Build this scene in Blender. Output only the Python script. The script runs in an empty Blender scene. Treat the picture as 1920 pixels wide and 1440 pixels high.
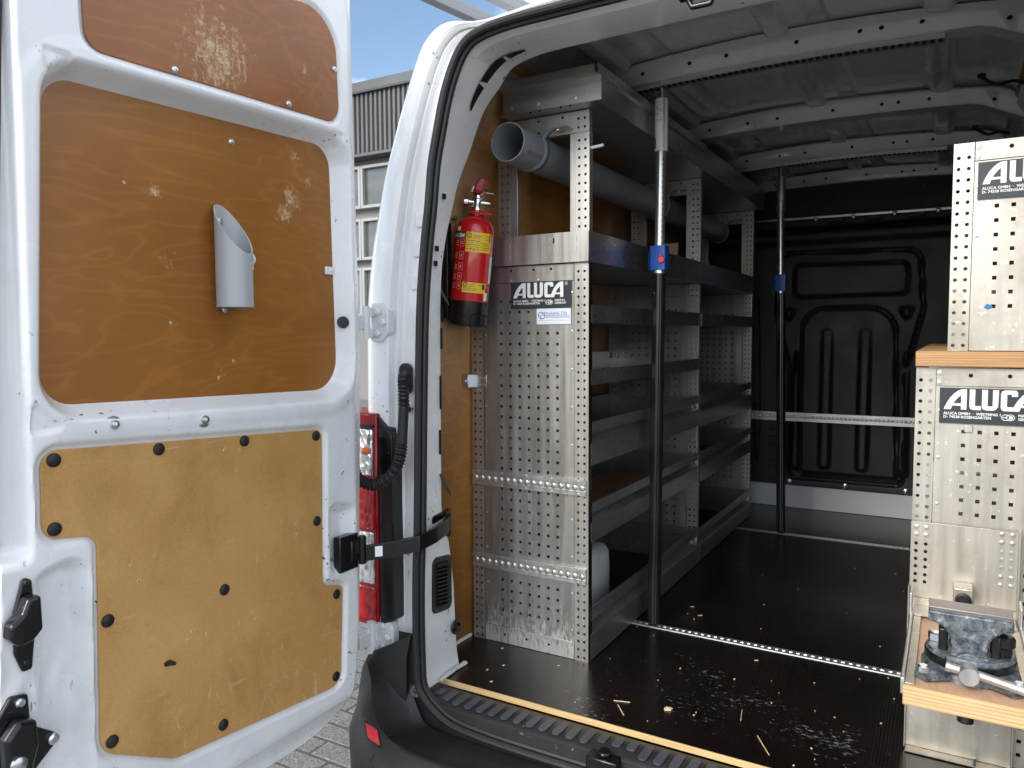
import bpy, bmesh, math, random
import numpy as np
from mathutils import Vector, Matrix
random.seed(7); np.random.seed(7)
R = math.radians
sc = bpy.context.scene
COL = sc.collection

# ------------------------------------------------------------------ camera
def cam_rot(yaw, pitch, roll):
    cy, sy = math.cos(yaw), math.sin(yaw)
    fwd = Vector((-sy*math.cos(pitch), cy*math.cos(pitch), -math.sin(pitch)))
    right = Vector((cy, sy, 0)); down = fwd.cross(right)
    c, s = math.cos(roll), math.sin(roll)
    r = c*right + s*down; d = -s*right + c*down
    return Matrix((r, -d, -fwd)).transposed()
cd = bpy.data.cameras.new('camera'); cam = bpy.data.objects.new('camera', cd); COL.objects.link(cam)
cd.sensor_width = 36; cd.lens = 1408.85/1920*36; cd.clip_start = .02; cd.clip_end = 3000
cam.matrix_world = Matrix.Translation((.49, -1.73, 1.0)) @ cam_rot(R(30.216), R(3.758), R(.308)).to_4x4()
sc.camera = cam

# ------------------------------------------------------------------ sky, sun, exposure
SUN_FROM = Vector((-.26, -1.0, .62)).normalized()
elev = math.asin(SUN_FROM.z); azim = math.atan2(SUN_FROM.x, SUN_FROM.y)
w = bpy.data.worlds.new('World'); sc.world = w; w.use_nodes = True
wt = w.node_tree; wn = wt.nodes; wl = wt.links; wn.clear()
sky = wn.new('ShaderNodeTexSky'); sky.sky_type = 'NISHITA'; sky.sun_disc = False
sky.sun_elevation = elev; sky.sun_rotation = azim; sky.air_density = 1.0; sky.dust_density = .1; sky.ozone_density = 1.0
geo = wn.new('ShaderNodeTexCoord')
mp = wn.new('ShaderNodeMapping'); mp.inputs['Scale'].default_value = (1, 1, 2.2); mp.inputs['Location'].default_value = (3.47, 3.16, 5.27)
cn = wn.new('ShaderNodeTexNoise'); cn.inputs['Scale'].default_value = 2.6; cn.inputs['Detail'].default_value = 7; cn.inputs['Roughness'].default_value = .55
cr = wn.new('ShaderNodeValToRGB'); cr.color_ramp.elements[0].position = .44; cr.color_ramp.elements[1].position = .60
cr.color_ramp.elements[0].color = (0, 0, 0, 1); cr.color_ramp.elements[1].color = (.85, .85, .85, 1)
mixc = wn.new('ShaderNodeMixRGB'); mixc.inputs['Color2'].default_value = (15.5, 15.8, 16.3, 1)
bg = wn.new('ShaderNodeBackground'); bg.inputs['Strength'].default_value = .092
wo = wn.new('ShaderNodeOutputWorld')
wl.new(geo.outputs['Generated'], mp.inputs['Vector']); wl.new(mp.outputs['Vector'], cn.inputs['Vector'])
wl.new(cn.outputs['Fac'], cr.inputs['Fac']); wl.new(cr.outputs['Color'], mixc.inputs['Fac'])
wl.new(sky.outputs['Color'], mixc.inputs['Color1']); wl.new(mixc.outputs['Color'], bg.inputs['Color']); wl.new(bg.outputs['Background'], wo.inputs['Surface'])
sd = bpy.data.lights.new('sun', 'SUN'); sun = bpy.data.objects.new('sun', sd); COL.objects.link(sun)
sd.energy = 1.5; sd.angle = R(24); sd.color = (1, .95, .87)
sun.rotation_euler = SUN_FROM.to_track_quat('Z', 'Y').to_euler()
vs = sc.view_settings; vs.view_transform = 'Standard'; vs.look = 'None'; vs.gamma = 1; vs.use_curve_mapping = False; vs.exposure = 1.15
sc.cycles.max_bounces = 10; sc.cycles.diffuse_bounces = 5; sc.cycles.glossy_bounces = 5
sc.cycles.use_denoising = True

# ------------------------------------------------------------------ material helpers
MATS = {}
class NT:
    def __init__(s, name):
        m = bpy.data.materials.new(name); m.use_nodes = True; s.m = m; s.t = m.node_tree; s.n = s.t.nodes; s.l = s.t.links
        s.b = s.n['Principled BSDF']; MATS[name] = m
    def new(s, t, **kw):
        nd = s.n.new('ShaderNode'+t)
        for k, v in kw.items():
            if k[0] == '_': setattr(nd, k[1:], v)
            else: s.put(nd.inputs[k.replace('__', ' ')], v)
        return nd
    def put(s, sock, v):
        if isinstance(v, bpy.types.NodeSocket): s.l.new(v, sock)
        elif isinstance(v, bpy.types.Node): s.l.new(v.outputs[0], sock)
        else:
            if hasattr(sock.default_value, '__len__') and not isinstance(v, (int, float)) and len(v) == 3 and len(sock.default_value) == 4: v = (*v, 1)
            sock.default_value = v
    def set(s, **kw):
        for k, v in kw.items(): s.put(s.b.inputs[k.replace('__', ' ')], v)
    def obj(s, scale=(1, 1, 1), loc=(0, 0, 0)):
        g = s.new('NewGeometry')
        return s.new('Mapping', Vector=g.outputs['Position'], Scale=scale, Location=loc).outputs[0]
    def noise(s, vec, scale, detail=4, rough=.5, dist=0.):
        return s.new('TexNoise', Vector=vec, Scale=scale, Detail=detail, Roughness=rough, Distortion=dist).outputs['Fac']
    def ramp(s, fac, *stops, interp='LINEAR'):
        r = s.new('ValToRGB', Fac=fac); e = r.color_ramp; e.interpolation = interp
        while len(e.elements) < len(stops): e.elements.new(.5)
        for el, (p, c) in zip(e.elements, stops):
            el.position = p; el.color = (*(c if hasattr(c, '__len__') else (c, c, c)), 1)
        return r.outputs['Color']
    def mix(s, fac, a, b, mode='MIX'):
        x = s.new('MixRGB', _blend_type=mode); s.put(x.inputs[0], fac); s.put(x.inputs[1], a); s.put(x.inputs[2], b); return x.outputs[0]
    def math(s, op, a, b=0., c=0., clamp=False):
        x = s.new('Math', _operation=op, _use_clamp=clamp); s.put(x.inputs[0], a); s.put(x.inputs[1], b); s.put(x.inputs[2], c); return x.outputs[0]
    def bump(s, h, strength=.3, dist=.002):
        s.set(Normal=s.new('Bump', Strength=strength, Distance=dist, Height=h).outputs[0])
    def spot(s, p, r, soft=.6):
        """mask around a point on the thing: 1 inside, 0 at radius r"""
        g = s.new('NewGeometry')
        d = s.new('VectorMath', _operation='DISTANCE'); s.put(d.inputs[0], g.outputs['Position']); d.inputs[1].default_value = p
        mr = s.new('MapRange', Value=d.outputs['Value']); mr.inputs['From Min'].default_value = r; mr.inputs['From Max'].default_value = r*(1-soft)
        return mr.outputs[0]

def plain(name, col, rough=.5, metal=0., **kw):
    t = NT(name); t.set(Base__Color=col, Roughness=rough, Metallic=metal, **kw); return t

# white van paint: gloss, stone chips and grime
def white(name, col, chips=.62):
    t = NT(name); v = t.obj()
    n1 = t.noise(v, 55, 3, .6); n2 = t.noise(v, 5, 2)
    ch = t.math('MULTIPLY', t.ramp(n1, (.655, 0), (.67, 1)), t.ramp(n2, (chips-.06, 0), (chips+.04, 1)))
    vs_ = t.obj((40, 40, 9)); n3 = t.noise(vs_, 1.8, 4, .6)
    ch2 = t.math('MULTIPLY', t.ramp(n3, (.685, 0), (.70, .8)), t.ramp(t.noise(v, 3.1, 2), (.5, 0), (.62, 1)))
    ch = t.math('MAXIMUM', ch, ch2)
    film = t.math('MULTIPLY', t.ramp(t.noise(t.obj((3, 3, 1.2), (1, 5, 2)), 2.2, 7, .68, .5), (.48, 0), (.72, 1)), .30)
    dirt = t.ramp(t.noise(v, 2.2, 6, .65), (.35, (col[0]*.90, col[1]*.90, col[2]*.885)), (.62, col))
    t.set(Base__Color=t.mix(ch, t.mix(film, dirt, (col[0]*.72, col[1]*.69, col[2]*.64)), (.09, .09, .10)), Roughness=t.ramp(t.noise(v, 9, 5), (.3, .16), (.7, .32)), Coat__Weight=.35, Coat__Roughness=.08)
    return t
white('white_paint', (.83, .835, .845), .60)
white('grey_white_paint', (.66, .68, .68), .7)
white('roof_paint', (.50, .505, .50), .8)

def plywood(name, dark, light, axis_scale, pale, spots=(), rough=.34):
    t = NT(name); v = t.obj(axis_scale)
    warp = t.noise(v, 1.1, 3, .5, .6)
    fine = t.noise(t.obj(tuple(a*(9 if a == max(axis_scale) else 1.4) for a in axis_scale)), 9, 5, .6)
    line = t.math('SINE', t.math('MULTIPLY', warp, 85.))
    line = t.math('POWER', t.math('MULTIPLY_ADD', line, .5, .5), 9.)
    big = t.noise(t.obj(), 3.5, 4, .55)
    c = t.mix(t.ramp(big, (.3, 0), (.7, 1)), dark, light)
    c = t.mix(t.math('MULTIPLY', line, .16), c, tuple(min(1, x*1.9) for x in light))
    c = t.mix(t.math('MULTIPLY', fine, .40), c, tuple(x*.55 for x in dark))
    sp = None
    for p, r, k in spots:
        m = t.math('MULTIPLY', t.spot(p, r, .9), k)
        sp = m if sp is None else t.math('MAXIMUM', sp, m)
    if sp is not None:
        nz = t.noise(t.obj((30, 38, 26), (3, 1, 2)), 2.0, 6, .72, .8)
        scuff = t.math('MULTIPLY', t.ramp(t.math('ADD', t.math('MULTIPLY', sp, .30), nz), (.69, 0), (.86, 1)), t.ramp(t.noise(t.obj((90, 40, 160)), 1.5, 4, .7), (.32, .25), (.6, .95)))
        c = t.mix(scuff, c, pale)
    fl = t.ramp(t.noise(t.obj((26, 60, 16)), 1.3, 4, .55, .5), (.765, 0), (.79, .55)); c = t.mix(fl, c, pale)
    t.set(Base__Color=c, Roughness=t.ramp(fine, (.3, rough), (.7, rough+.14)), Coat__Weight=.15, Coat__Roughness=.25)
    t.bump(fine, .12, .001); return t
plywood('door_plywood_upper', (.27, .090, .018), (.355, .125, .028), (1, 1.4, 5), (.62, .47, .28),
        [((-.885, -.62, 1.60), .16, 1.0), ((-.885, -.655, 1.66), .09, .7), ((-.885, -.60, 1.565), .10, .9), ((-.885, -.365, 1.645), .04, .8)])
plywood('door_plywood_middle', (.285, .102, .014), (.375, .148, .023), (1, 1.3, 5.5), (.66, .52, .31),
        [((-.928, -.377, 1.335), .055, 1.1), ((-.928, -.36, 1.44), .035, 1.0), ((-.928, -.331, 1.385), .035, .9), ((-.928, -.40, 1.30), .05, .9),
         ((-.928, -.747, 1.296), .03, 1.0), ((-.928, -.60, .915), .03, .8), ((-.928, -.73, 1.16), .05, .5)])
plywood('wall_plywood', (.24, .10, .02), (.38, .17, .038), (1, 1.4, 5.5), (.6, .45, .27))

def mdf(name):
    t = NT(name); v = t.obj()
    a = t.noise(t.obj((1, 70, 110)), 3, 4, .7); b = t.noise(t.obj((1, 130, 60), (0, 3, 1)), 3, 3, .6); g = t.noise(v, 4, 4)
    c = t.mix(t.ramp(g, (.3, 0), (.7, 1)), (.45, .225, .060), (.60, .335, .110))
    c = t.mix(t.math('MULTIPLY', t.ramp(a, (.35, 0), (.65, 1)), .45), c, (.62, .39, .16))
    c = t.mix(t.ramp(b, (.60, 0), (.72, .5)), c, (.28, .135, .036))
    z = t.new('SeparateXYZ', Vector=t.new('NewGeometry').outputs['Position']).outputs['Z']
    low = t.new('MapRange', Value=z); low.inputs['From Min'].default_value = .62; low.inputs['From Max'].default_value = .15
    sc1 = t.noise(t.obj((5, 26, 11), (1, 0, 0)), 1.8, 7, .75, 1.2)
    scr = t.ramp(t.math('MULTIPLY_ADD', low.outputs[0], .10, sc1), (.66, 0), (.80, .75))
    c = t.mix(scr, c, (.70, .55, .33))
    st = t.ramp(t.noise(t.obj((2, 5, 3), (4, 4, 4)), 1.6, 6, .68, .6), (.50, 0), (.72, .38)); c = t.mix(st, c, (.24, .12, .035))
    sw = t.ramp(t.noise(t.obj((1, 3, 30), (9, 1, 2)), 1.5, 5, .6, 2.2), (.66, 0), (.70, .30)); c = t.mix(sw, c, (.72, .55, .32))
    t.set(Base__Color=c, Roughness=t.ramp(g, (.3, .38), (.7, .58)), Specular__IOR__Level=.45); t.bump(a, .15, .0008)
mdf('hardboard')

def alu(name, base, rough, streak=1., grime=0., vertical=True, splash=0., speck=.3, metal=.9):
    t = NT(name); v = t.obj()
    st = t.noise(t.obj((26, 26, 1.2) if vertical else (1.2, 26, 26)), 2.0, 5, .6)
    br = t.noise(t.obj((160, 160, 2) if vertical else (2, 2, 160)), 2.0, 3, .6)
    cl = t.noise(v, 7, 6, .65)
    c = t.mix(t.math('MULTIPLY', t.ramp(st, (.36, 0), (.66, 1)), .65*streak), tuple(x*.78 for x in base), tuple(min(1, x*1.16) for x in base))
    c = t.mix(t.math('MULTIPLY', t.ramp(cl, (.4, 0), (.7, 1)), .35), c, (base[0]*.82, base[1]*.78, base[2]*.72))
    sp = t.ramp(t.noise(v, 75, 3, .6), (.65, 0), (.70, speck)); c = t.mix(sp, c, (.85, .85, .83))
    if splash:
        z = t.new('SeparateXYZ', Vector=t.new('NewGeometry').outputs['Position']).outputs['Z']
        mr = t.new('MapRange', Value=z); mr.inputs['From Min'].default_value = splash; mr.inputs['From Max'].default_value = .02
        d = t.noise(t.obj((130, 130, 26)), 1.6, 5, .7)
        k = t.ramp(t.math('MULTIPLY_ADD', mr.outputs[0], .26, d), (.62, 0), (.76, .6)); c = t.mix(k, c, (.80, .80, .76))
        metal = t.math('MULTIPLY_ADD', k, -.7, .9)
    if grime:
        k = t.math('MULTIPLY', t.ramp(t.noise(t.obj((3, 3, 2.2), (2, 2, 2)), 2.0, 6, .62), (.5, 0), (.68, 1)), grime)
        c = t.mix(k, c, (.20, .165, .125))
    t.set(Base__Color=c, Metallic=metal, Roughness=t.math('ADD', t.ramp(st, (.3, rough-.07), (.7, rough+.09)), t.math('MULTIPLY', br, .08)))
    t.bump(br, .08, .0006); return t
alu('alu_sheet', (.54, .525, .495), .36, 1.1, .25, splash=.17)
alu('alu_post', (.64, .62, .585), .38, .5, .2)
alu('alu_tray', (.60, .595, .58), .30, .7, .15, False)
alu('alu_front', (.56, .565, .575), .27, .5, .1, False, speck=.7)
alu('rack_alu', (.40, .40, .41), .45, .4, .1)
alu('alu_rail', (.78, .775, .755), .34, .4, .05)
alu('alu_right', (.61, .575, .51), .42, .8, .42, speck=.8)
alu('galvanised', (.40, .41, .415), .30, .7, .3, False, speck=.7, metal=.78)
alu('pole_silver', (.78, .78, .77), .24, .5, .05)
plain('zinc', (.66, .68, .70), .3, 1.); plain('chrome', (.80, .80, .80), .12, 1.)

def blackish(name, col, rough, scuff=.0, fine=250, b=.15):
    t = NT(name); v = t.obj(); n = t.noise(v, 6, 5, .6); c = t.ramp(n, (.3, tuple(x*.8 for x in col)), (.7, tuple(x*1.35 for x in col)))
    if scuff:
        k = t.ramp(t.noise(t.obj((9, 9, 40)), 2.0, 6, .7), (.67, 0), (.74, scuff)); c = t.mix(k, c, (.30, .29, .27))
        k = t.ramp(t.noise(v, 90, 2), (.74, 0), (.78, scuff)); c = t.mix(k, c, (.55, .55, .52))
    t.set(Base__Color=c, Roughness=t.ramp(n, (.3, rough-.06), (.7, rough+.08))); t.bump(t.noise(v, fine, 2), b, .0006); return t
blackish('bumper_plastic', (.012, .012, .0125), .48, .25, 420, .22)
blackish('bulkhead_plastic', (.013, .013, .0145), .5, .5, 300, .12)
blackish('rubber', (.010, .010, .011), .5, .15)
blackish('black_gloss', (.007, .007, .0075), .24, .25)
blackish('trim_black', (.004, .004, .0045), .14, .1)
blackish('black_pole', (.010, .010, .011), .22, .7)
blackish('sill_plastic', (.019, .018, .018), .42, .5, 350, .25)
blackish('pad_rubber', (.058, .063, .078), .5, .35, 300, .3)
plain('jaw_steel', (.30, .265, .24), .5, .6); plain('dark_hole', (.004, .004, .004), .9)
plain('pipe_grey', (.215, .23, .245), .38); plain('scoop_grey', (.40, .41, .415), .34)
plain('red_paint', (.56, .010, .014), .22, Coat__Weight=.6); plain('red_dark', (.33, .005, .012), .3)
plain('label_yellow', (.83, .53, .02), .4); plain('print_dark', (.05, .045, .04), .5); plain('print_white', (.82, .82, .80), .45)
plain('print_pale', (.62, .30, .30), .45); plain('plate_grey', (.030, .036, .042), .38); plain('sticker_white', (.80, .82, .85), .4)
plain('sticker_blue', (.03, .17, .42), .4); plain('blue_plastic', (.012, .085, .40), .35); plain('red_plastic', (.70, .02, .035), .35)
plain('sealant', (.62, .60, .52), .6); plain('white_strip', (.74, .75, .76), .45); plain('jug_white', (.52, .53, .53), .35); plain('cloth_dark', (.010, .011, .016), .9)
plain('wood_chip', (.72, .58, .36), .7); plain('green_plastic', (.10, .35, .12), .4)
def plyedge(name, a, b, sc_=170, ax='Z'):
    t = NT(name); g = t.new('SeparateXYZ', Vector=t.new('NewGeometry').outputs['Position']).outputs[ax]
    k = t.math('MULTIPLY_ADD', t.math('SINE', t.math('MULTIPLY', g, sc_*2*math.pi)), .5, .5)
    n = t.noise(t.obj((3, 3, 90)), 2, 5, .6)
    c = t.mix(t.math('MULTIPLY', k, .7), a, b); c = t.mix(t.ramp(n, (.45, 0), (.75, .5)), c, tuple(x*.6 for x in b)); t.set(Base__Color=c, Roughness=.55)
plyedge('ply_edge', (.60, .36, .16), (.36, .17, .06), 165)
plyedge('board_edge', (.72, .48, .26), (.48, .26, .10), 150)
plyedge('floor_edge', (.72, .52, .26), (.55, .36, .14), 300)
def lightwood(name, a, b):
    t = NT(name); n = t.noise(t.obj((4, 1.2, 3)), 3, 5, .6, .8); l = t.math('POWER', t.math('MULTIPLY_ADD', t.math('SINE', t.math('MULTIPLY', n, 50.)), .5, .5), 2.)
    c = t.mix(t.math('MULTIPLY', l, .5), a, b); c = t.mix(t.ramp(t.noise(t.obj(), 12, 6, .7), (.55, 0), (.75, .45)), c, (.28, .2, .13)); t.set(Base__Color=c, Roughness=.5)
lightwood('board_wood', (.56, .345, .215), (.44, .245, .14)); lightwood('plank_wood', (.42, .25, .11), (.33, .18, .07))

def floor_mat():
    t = NT('floor_board'); g = t.new('NewGeometry').outputs['Position']; s = t.new('SeparateXYZ', Vector=g)
    vo = t.new('TexVoronoi', Vector=t.obj((1, 1.6, 1)), Scale=130., Randomness=0., _feature='DISTANCE_TO_EDGE').outputs['Distance']
    mesh = t.ramp(vo, (.03, 0), (.16, 1))
    v = t.obj((34, 60, 1)); n = t.noise(v, 1.4, 8, .74, .3)
    zone = t.noise(t.obj((2.6, 3.2, 1), (.4, .1, 0)), 1.0, 4, .6)
    yy = t.new('MapRange', Value=s.outputs['Y']); yy.inputs['From Min'].default_value = .85; yy.inputs['From Max'].default_value = .30
    xx = t.new('MapRange', Value=s.outputs['X']); xx.inputs['From Min'].default_value = -.55; xx.inputs['From Max'].default_value = -.30
    wear = t.math('MULTIPLY', t.math('MULTIPLY', yy.outputs[0], xx.outputs[0]), t.ramp(zone, (.38, 0), (.62, 1)))
    wear2 = t.math('MULTIPLY_ADD', wear, .165, n)
    k = t.ramp(wear2, (.68, 0), (.76, .45))
    tiny = t.ramp(t.noise(t.obj((60, 60, 1), (5, 2, 0)), 1.3, 4, .6), (.74, 0), (.78, .12))
    k = t.math('MAXIMUM', k, tiny)
    br = t.noise(t.obj((3, 3, 1)), 1, 5, .6); c = t.ramp(br, (.3, (.0045, .0032, .003)), (.7, (.0115, .0075, .006)))
    c = t.mix(k, c, (.42, .42, .40))
    scr = t.ramp(t.noise(t.obj((70, 2.6, 1), (0, 7, 0)), 1.0, 4, .6, .7), (.74, 0), (.77, .14)); c = t.mix(scr, c, (.3, .25, .2))
    t.set(Base__Color=c, Roughness=t.math('ADD', t.math('MULTIPLY_ADD', mesh, -.06, .18), t.math('MULTIPLY', br, .14))); t.bump(mesh, .16, .0011)
floor_mat()
def vise_mat():
    t = NT('vise_paint'); v = t.obj(); n = t.noise(v, 60, 8, .75, .3); n2 = t.noise(t.obj((1, 1, 1), (3, 3, 3)), 14, 6, .7)
    c = t.ramp(n, (.36, (.025, .032, .040)), (.46, (.085, .098, .112)), (.58, (.18, .195, .21)), (.70, (.50, .52, .52)))
    c = t.mix(t.ramp(n2, (.66, 0), (.72, .8)), c, (.24, .09, .035))
    t.set(Base__Color=c, Metallic=.35, Roughness=t.ramp(n, (.3, .3), (.7, .6))); t.bump(n, .3, .0012)
vise_mat()
def lens(name, col, metal=0.):
    t = NT(name); vo = t.new('TexVoronoi', Vector=t.obj((1, 1, .6)), Scale=55.).outputs['Distance']
    c = t.ramp(vo, (.05, tuple(x*.35 for x in col)), (.55, col)); t.set(Base__Color=c, Metallic=metal, Roughness=.14, Coat__Weight=.35, Coat__Roughness=.02); t.bump(vo, .8, .006)
lens('lens_red', (.36, .003, .005)); lens('lens_clear', (.80, .80, .80), .75); plain('lens_frame', (.22, .003, .006), .12); plain('bulb_orange', (.75, .17, .02), .3)
def paving():
    t = NT('paver_stone'); v = t.obj(); n = t.noise(v, 130, 5, .75); c = t.ramp(n, (.34, (.06, .057, .054)), (.5, (.17, .163, .152)), (.66, (.36, .35, .325)))
    c = t.mix(t.ramp(t.noise(v, 5, 4), (.3, 0), (.7, .4)), c, (.16, .15, .14)); t.set(Base__Color=c, Roughness=.85); t.bump(n, .6, .004)
    t = NT('pavement_far'); v = t.obj(); b = t.new('TexBrick', Vector=v, Scale=1.); b.inputs['Color1'].default_value = (.18, .173, .163, 1); b.inputs['Color2'].default_value = (.15, .146, .14, 1); b.inputs['Mortar'].default_value = (.07, .065, .06, 1)
    b.inputs['Brick Width'].default_value = .21; b.inputs['Row Height'].default_value = .105; b.inputs['Mortar Size'].default_value = .006
    t.set(Base__Color=t.mix(.5, b.outputs[0], t.ramp(t.noise(v, 60, 5, .7), (.3, .1), (.7, .4))), Roughness=.85)
    t = NT('joint_sand'); t.set(Base__Color=t.ramp(t.noise(t.obj(), 90, 4), (.3, (.05, .045, .04)), (.7, (.11, .10, .085))), Roughness=.95)
paving()
def cladmat(name, col, rough=.45, metal=.0):
    t = NT(name); n = t.noise(t.obj((.5, .5, .2)), 2, 5); t.set(Base__Color=t.ramp(n, (.3, tuple(x*.86 for x in col)), (.7, tuple(x*1.08 for x in col))), Roughness=rough, Metallic=metal)
cladmat('cladding_grey', (.12, .12, .118)); cladmat('parapet_grey', (.10, .105, .105)); cladmat('window_frame_white', (.36, .36, .345)); cladmat('soffit_dark', (.05, .05, .052)); cladmat('brick_wall_grey', (.22, .21, .2), .8)
def pane():
    t = NT('window_pane'); s = t.obj((.35, .35, .9)); n = t.noise(s, 1.3, 3)
    t.set(Base__Color=t.ramp(n, (.3, (.07, .07, .066)), (.7, (.18, .175, .16))), Roughness=.06, Coat__Weight=.6)
pane()
M = MATS

# ------------------------------------------------------------------ mesh helpers
class MB:
    def __init__(s): s.v = []; s.f = []
    def add(s, vs, fs):
        o = len(s.v); s.v += [tuple(float(c) for c in p) for p in vs]; s.f += [tuple(int(i)+o for i in f) for f in fs]; return s
    def box(s, x0, x1, y0, y1, z0, z1):
        x0, x1 = sorted((x0, x1)); y0, y1 = sorted((y0, y1)); z0, z1 = sorted((z0, z1))
        return s.add([(x0, y0, z0), (x1, y0, z0), (x1, y1, z0), (x0, y1, z0), (x0, y0, z1), (x1, y0, z1), (x1, y1, z1), (x0, y1, z1)],
                     [(0, 3, 2, 1), (4, 5, 6, 7), (0, 1, 5, 4), (1, 2, 6, 5), (2, 3, 7, 6), (3, 0, 4, 7)])
    def obox(s, c, a, b, d):
        c, a, b, d = map(Vector, (c, a, b, d)); P = []
        for k in (-1, 1):
            for (i, j) in ((-1, -1), (1, -1), (1, 1), (-1, 1)): P.append(c+a*i+b*j+d*k)
        return s.add(P, [(0, 3, 2, 1), (4, 5, 6, 7), (0, 1, 5, 4), (1, 2, 6, 5), (2, 3, 7, 6), (3, 0, 4, 7)])
    def prism(s, pts, vec):
        n = len(pts); vec = Vector(vec); a = [Vector(p) for p in pts]; b = [p+vec for p in a]
        return s.add(a+b, [tuple(range(n-1, -1, -1)), tuple(range(n, 2*n))] + [(i, (i+1) % n, n+(i+1) % n, n+i) for i in range(n)])
    def sheet(s, pts, vec):
        n = len(pts); vec = Vector(vec); a = [Vector(p) for p in pts]; b = [p+vec for p in a]
        return s.add(a+b, [(i, i+1, n+i+1, n+i) for i in range(n-1)])
    def grid(s, P):
        m, n = len(P), len(P[0])
        return s.add([q for r in P for q in r], [(i*n+j, i*n+j+1, (i+1)*n+j+1, (i+1)*n+j) for i in range(m-1) for j in range(n-1)])
    def tube(s, pts, r, n=12, caps=True, closed=False, flat=(1, 1), up=(0, 0, 1)):
        pts = [Vector(p) for p in pts]; k = len(pts); rr = r if hasattr(r, '__len__') else [r]*k; rings = []; N = None
        for i, p in enumerate(pts):
            if closed: T = pts[(i+1) % k]-pts[i-1]
            else: T = pts[min(i+1, k-1)]-pts[max(i-1, 0)]
            T.normalize()
            if N is None:
                N = Vector(up)
                if abs(T.dot(N)) > .95: N = Vector((1, 0, 0))
            N = (N-T*N.dot(T)).normalized(); B = T.cross(N)
            rings.append([p+(N*math.cos(t)*flat[0]+B*math.sin(t)*flat[1])*rr[i] for t in (2*math.pi*j/n for j in range(n))])
        o = len(s.v); s.v += [tuple(q) for g in rings for q in g]
        for i in range(k if closed else k-1):
            a, b = o+i*n, o+((i+1) % k)*n
            s.f += [(a+j, a+(j+1) % n, b+(j+1) % n, b+j) for j in range(n)]
        if caps and not closed: s.f += [tuple(o+j for j in range(n-1, -1, -1)), tuple(o+(k-1)*n+j for j in range(n))]
        return s
    def lathe(s, prof, org, axis, n=24):
        """prof = (radius, height) pairs along axis"""
        A = Vector(axis).normalized(); U = A.orthogonal().normalized(); W = A.cross(U); O = Vector(org); o = len(s.v)
        for r, h in prof:
            for j in range(n):
                t = 2*math.pi*j/n; s.v.append(tuple(O+A*h+(U*math.cos(t)+W*math.sin(t))*r))
        for i in range(len(prof)-1):
            a, b = o+i*n, o+(i+1)*n; s.f += [(a+j, a+(j+1) % n, b+(j+1) % n, b+j) for j in range(n)]
        s.f += [tuple(o+j for j in range(n-1, -1, -1)), tuple(o+(len(prof)-1)*n+j for j in range(n))]
        return s

def wloc(o):
    p = Vector((0, 0, 0))
    while o is not None: p = p+Vector(o.location); o = o.parent
    return p
def finish(me, mat, smooth=35):
    if mat: me.materials.append(M[mat])
    if smooth:
        me.polygons.foreach_set('use_smooth', [True]*len(me.polygons)); me.set_sharp_from_angle(angle=R(smooth))
    me.update()
def fixn(me):
    bm = bmesh.new(); bm.from_mesh(me); bmesh.ops.recalc_face_normals(bm, faces=bm.faces[:]); bm.to_mesh(me); bm.free()
def mk(name, mb, mat, parent=None, bevel=0, smooth=35, seg=2, fix=True, solid=0):
    me = bpy.data.meshes.new(name); off = wloc(parent) if parent else Vector((0, 0, 0))
    me.from_pydata([(p[0]-off.x, p[1]-off.y, p[2]-off.z) for p in mb.v], [], mb.f)
    if fix: fixn(me)
    finish(me, mat, smooth)
    o = bpy.data.objects.new(name, me); COL.objects.link(o)
    if parent: o.parent = parent
    if solid: m = o.modifiers.new('s', 'SOLIDIFY'); m.thickness = solid; m.offset = 0
    if bevel: m = o.modifiers.new('b', 'BEVEL'); m.width = bevel; m.segments = seg; m.limit_method = 'ANGLE'; m.angle_limit = R(40)
    return o
def inst(src, loc, parent, name=None):
    """a further copy of a small part sharing its mesh; loc is the world place of its origin"""
    o = src.copy(); COL.objects.link(o); o.parent = parent; o.location = Vector(loc)-wloc(parent)
    if name: o.name = name
    return o
def proto(name, mb, mat, smooth=35):
    me = bpy.data.meshes.new(name); me.from_pydata(mb.v, [], mb.f); fixn(me); finish(me, mat, smooth); return me
def put(name, me, loc, parent, rot=None, scale=None):
    o = bpy.data.objects.new(name, me); COL.objects.link(o); o.parent = parent; o.location = Vector(loc)-(wloc(parent) if parent else Vector())
    if rot: o.rotation_euler = rot
    if scale: o.scale = scale
    return o
def thing(name, label, cat, loc=(0, 0, 0), group=None):
    o = bpy.data.objects.new(name, None); COL.objects.link(o); o.location = loc; o.empty_display_size = .1
    return tag(o, label, cat, group)
def tag(o, label, cat, group=None):
    o['label'] = label; o['category'] = cat
    if group: o['group'] = group
    return o
def struct(o, label=None):
    o['kind'] = 'structure'
    if label: o['label'] = label
    return o

def rpoly(pts, rad, n=8):
    """2-D polygon with rounded corners"""
    out = []; k = len(pts); rad = rad if hasattr(rad, '__len__') else [rad]*k
    for i in range(k):
        p0, p, p1 = Vector(pts[i-1]), Vector(pts[i]), Vector(pts[(i+1) % k]); r = rad[i]
        if r <= 0: out.append(tuple(p)); continue
        a = (p0-p).normalized(); b = (p1-p).normalized(); ang = a.angle(b); d = r/math.tan(ang/2); d = min(d, (p0-p).length*.49, (p1-p).length*.49); r2 = d*math.tan(ang/2)
        c = p+(a+b).normalized()*(r2/math.sin(ang/2)); s0 = p+a*d-c; s1 = p+b*d-c
        t0 = math.atan2(s0.y, s0.x); t1 = math.atan2(s1.y, s1.x); dt = (t1-t0+math.pi) % (2*math.pi)-math.pi
        for j in range(n+1): t = t0+dt*j/n; out.append((c.x+r2*math.cos(t), c.y+r2*math.sin(t)))
    return out
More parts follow.
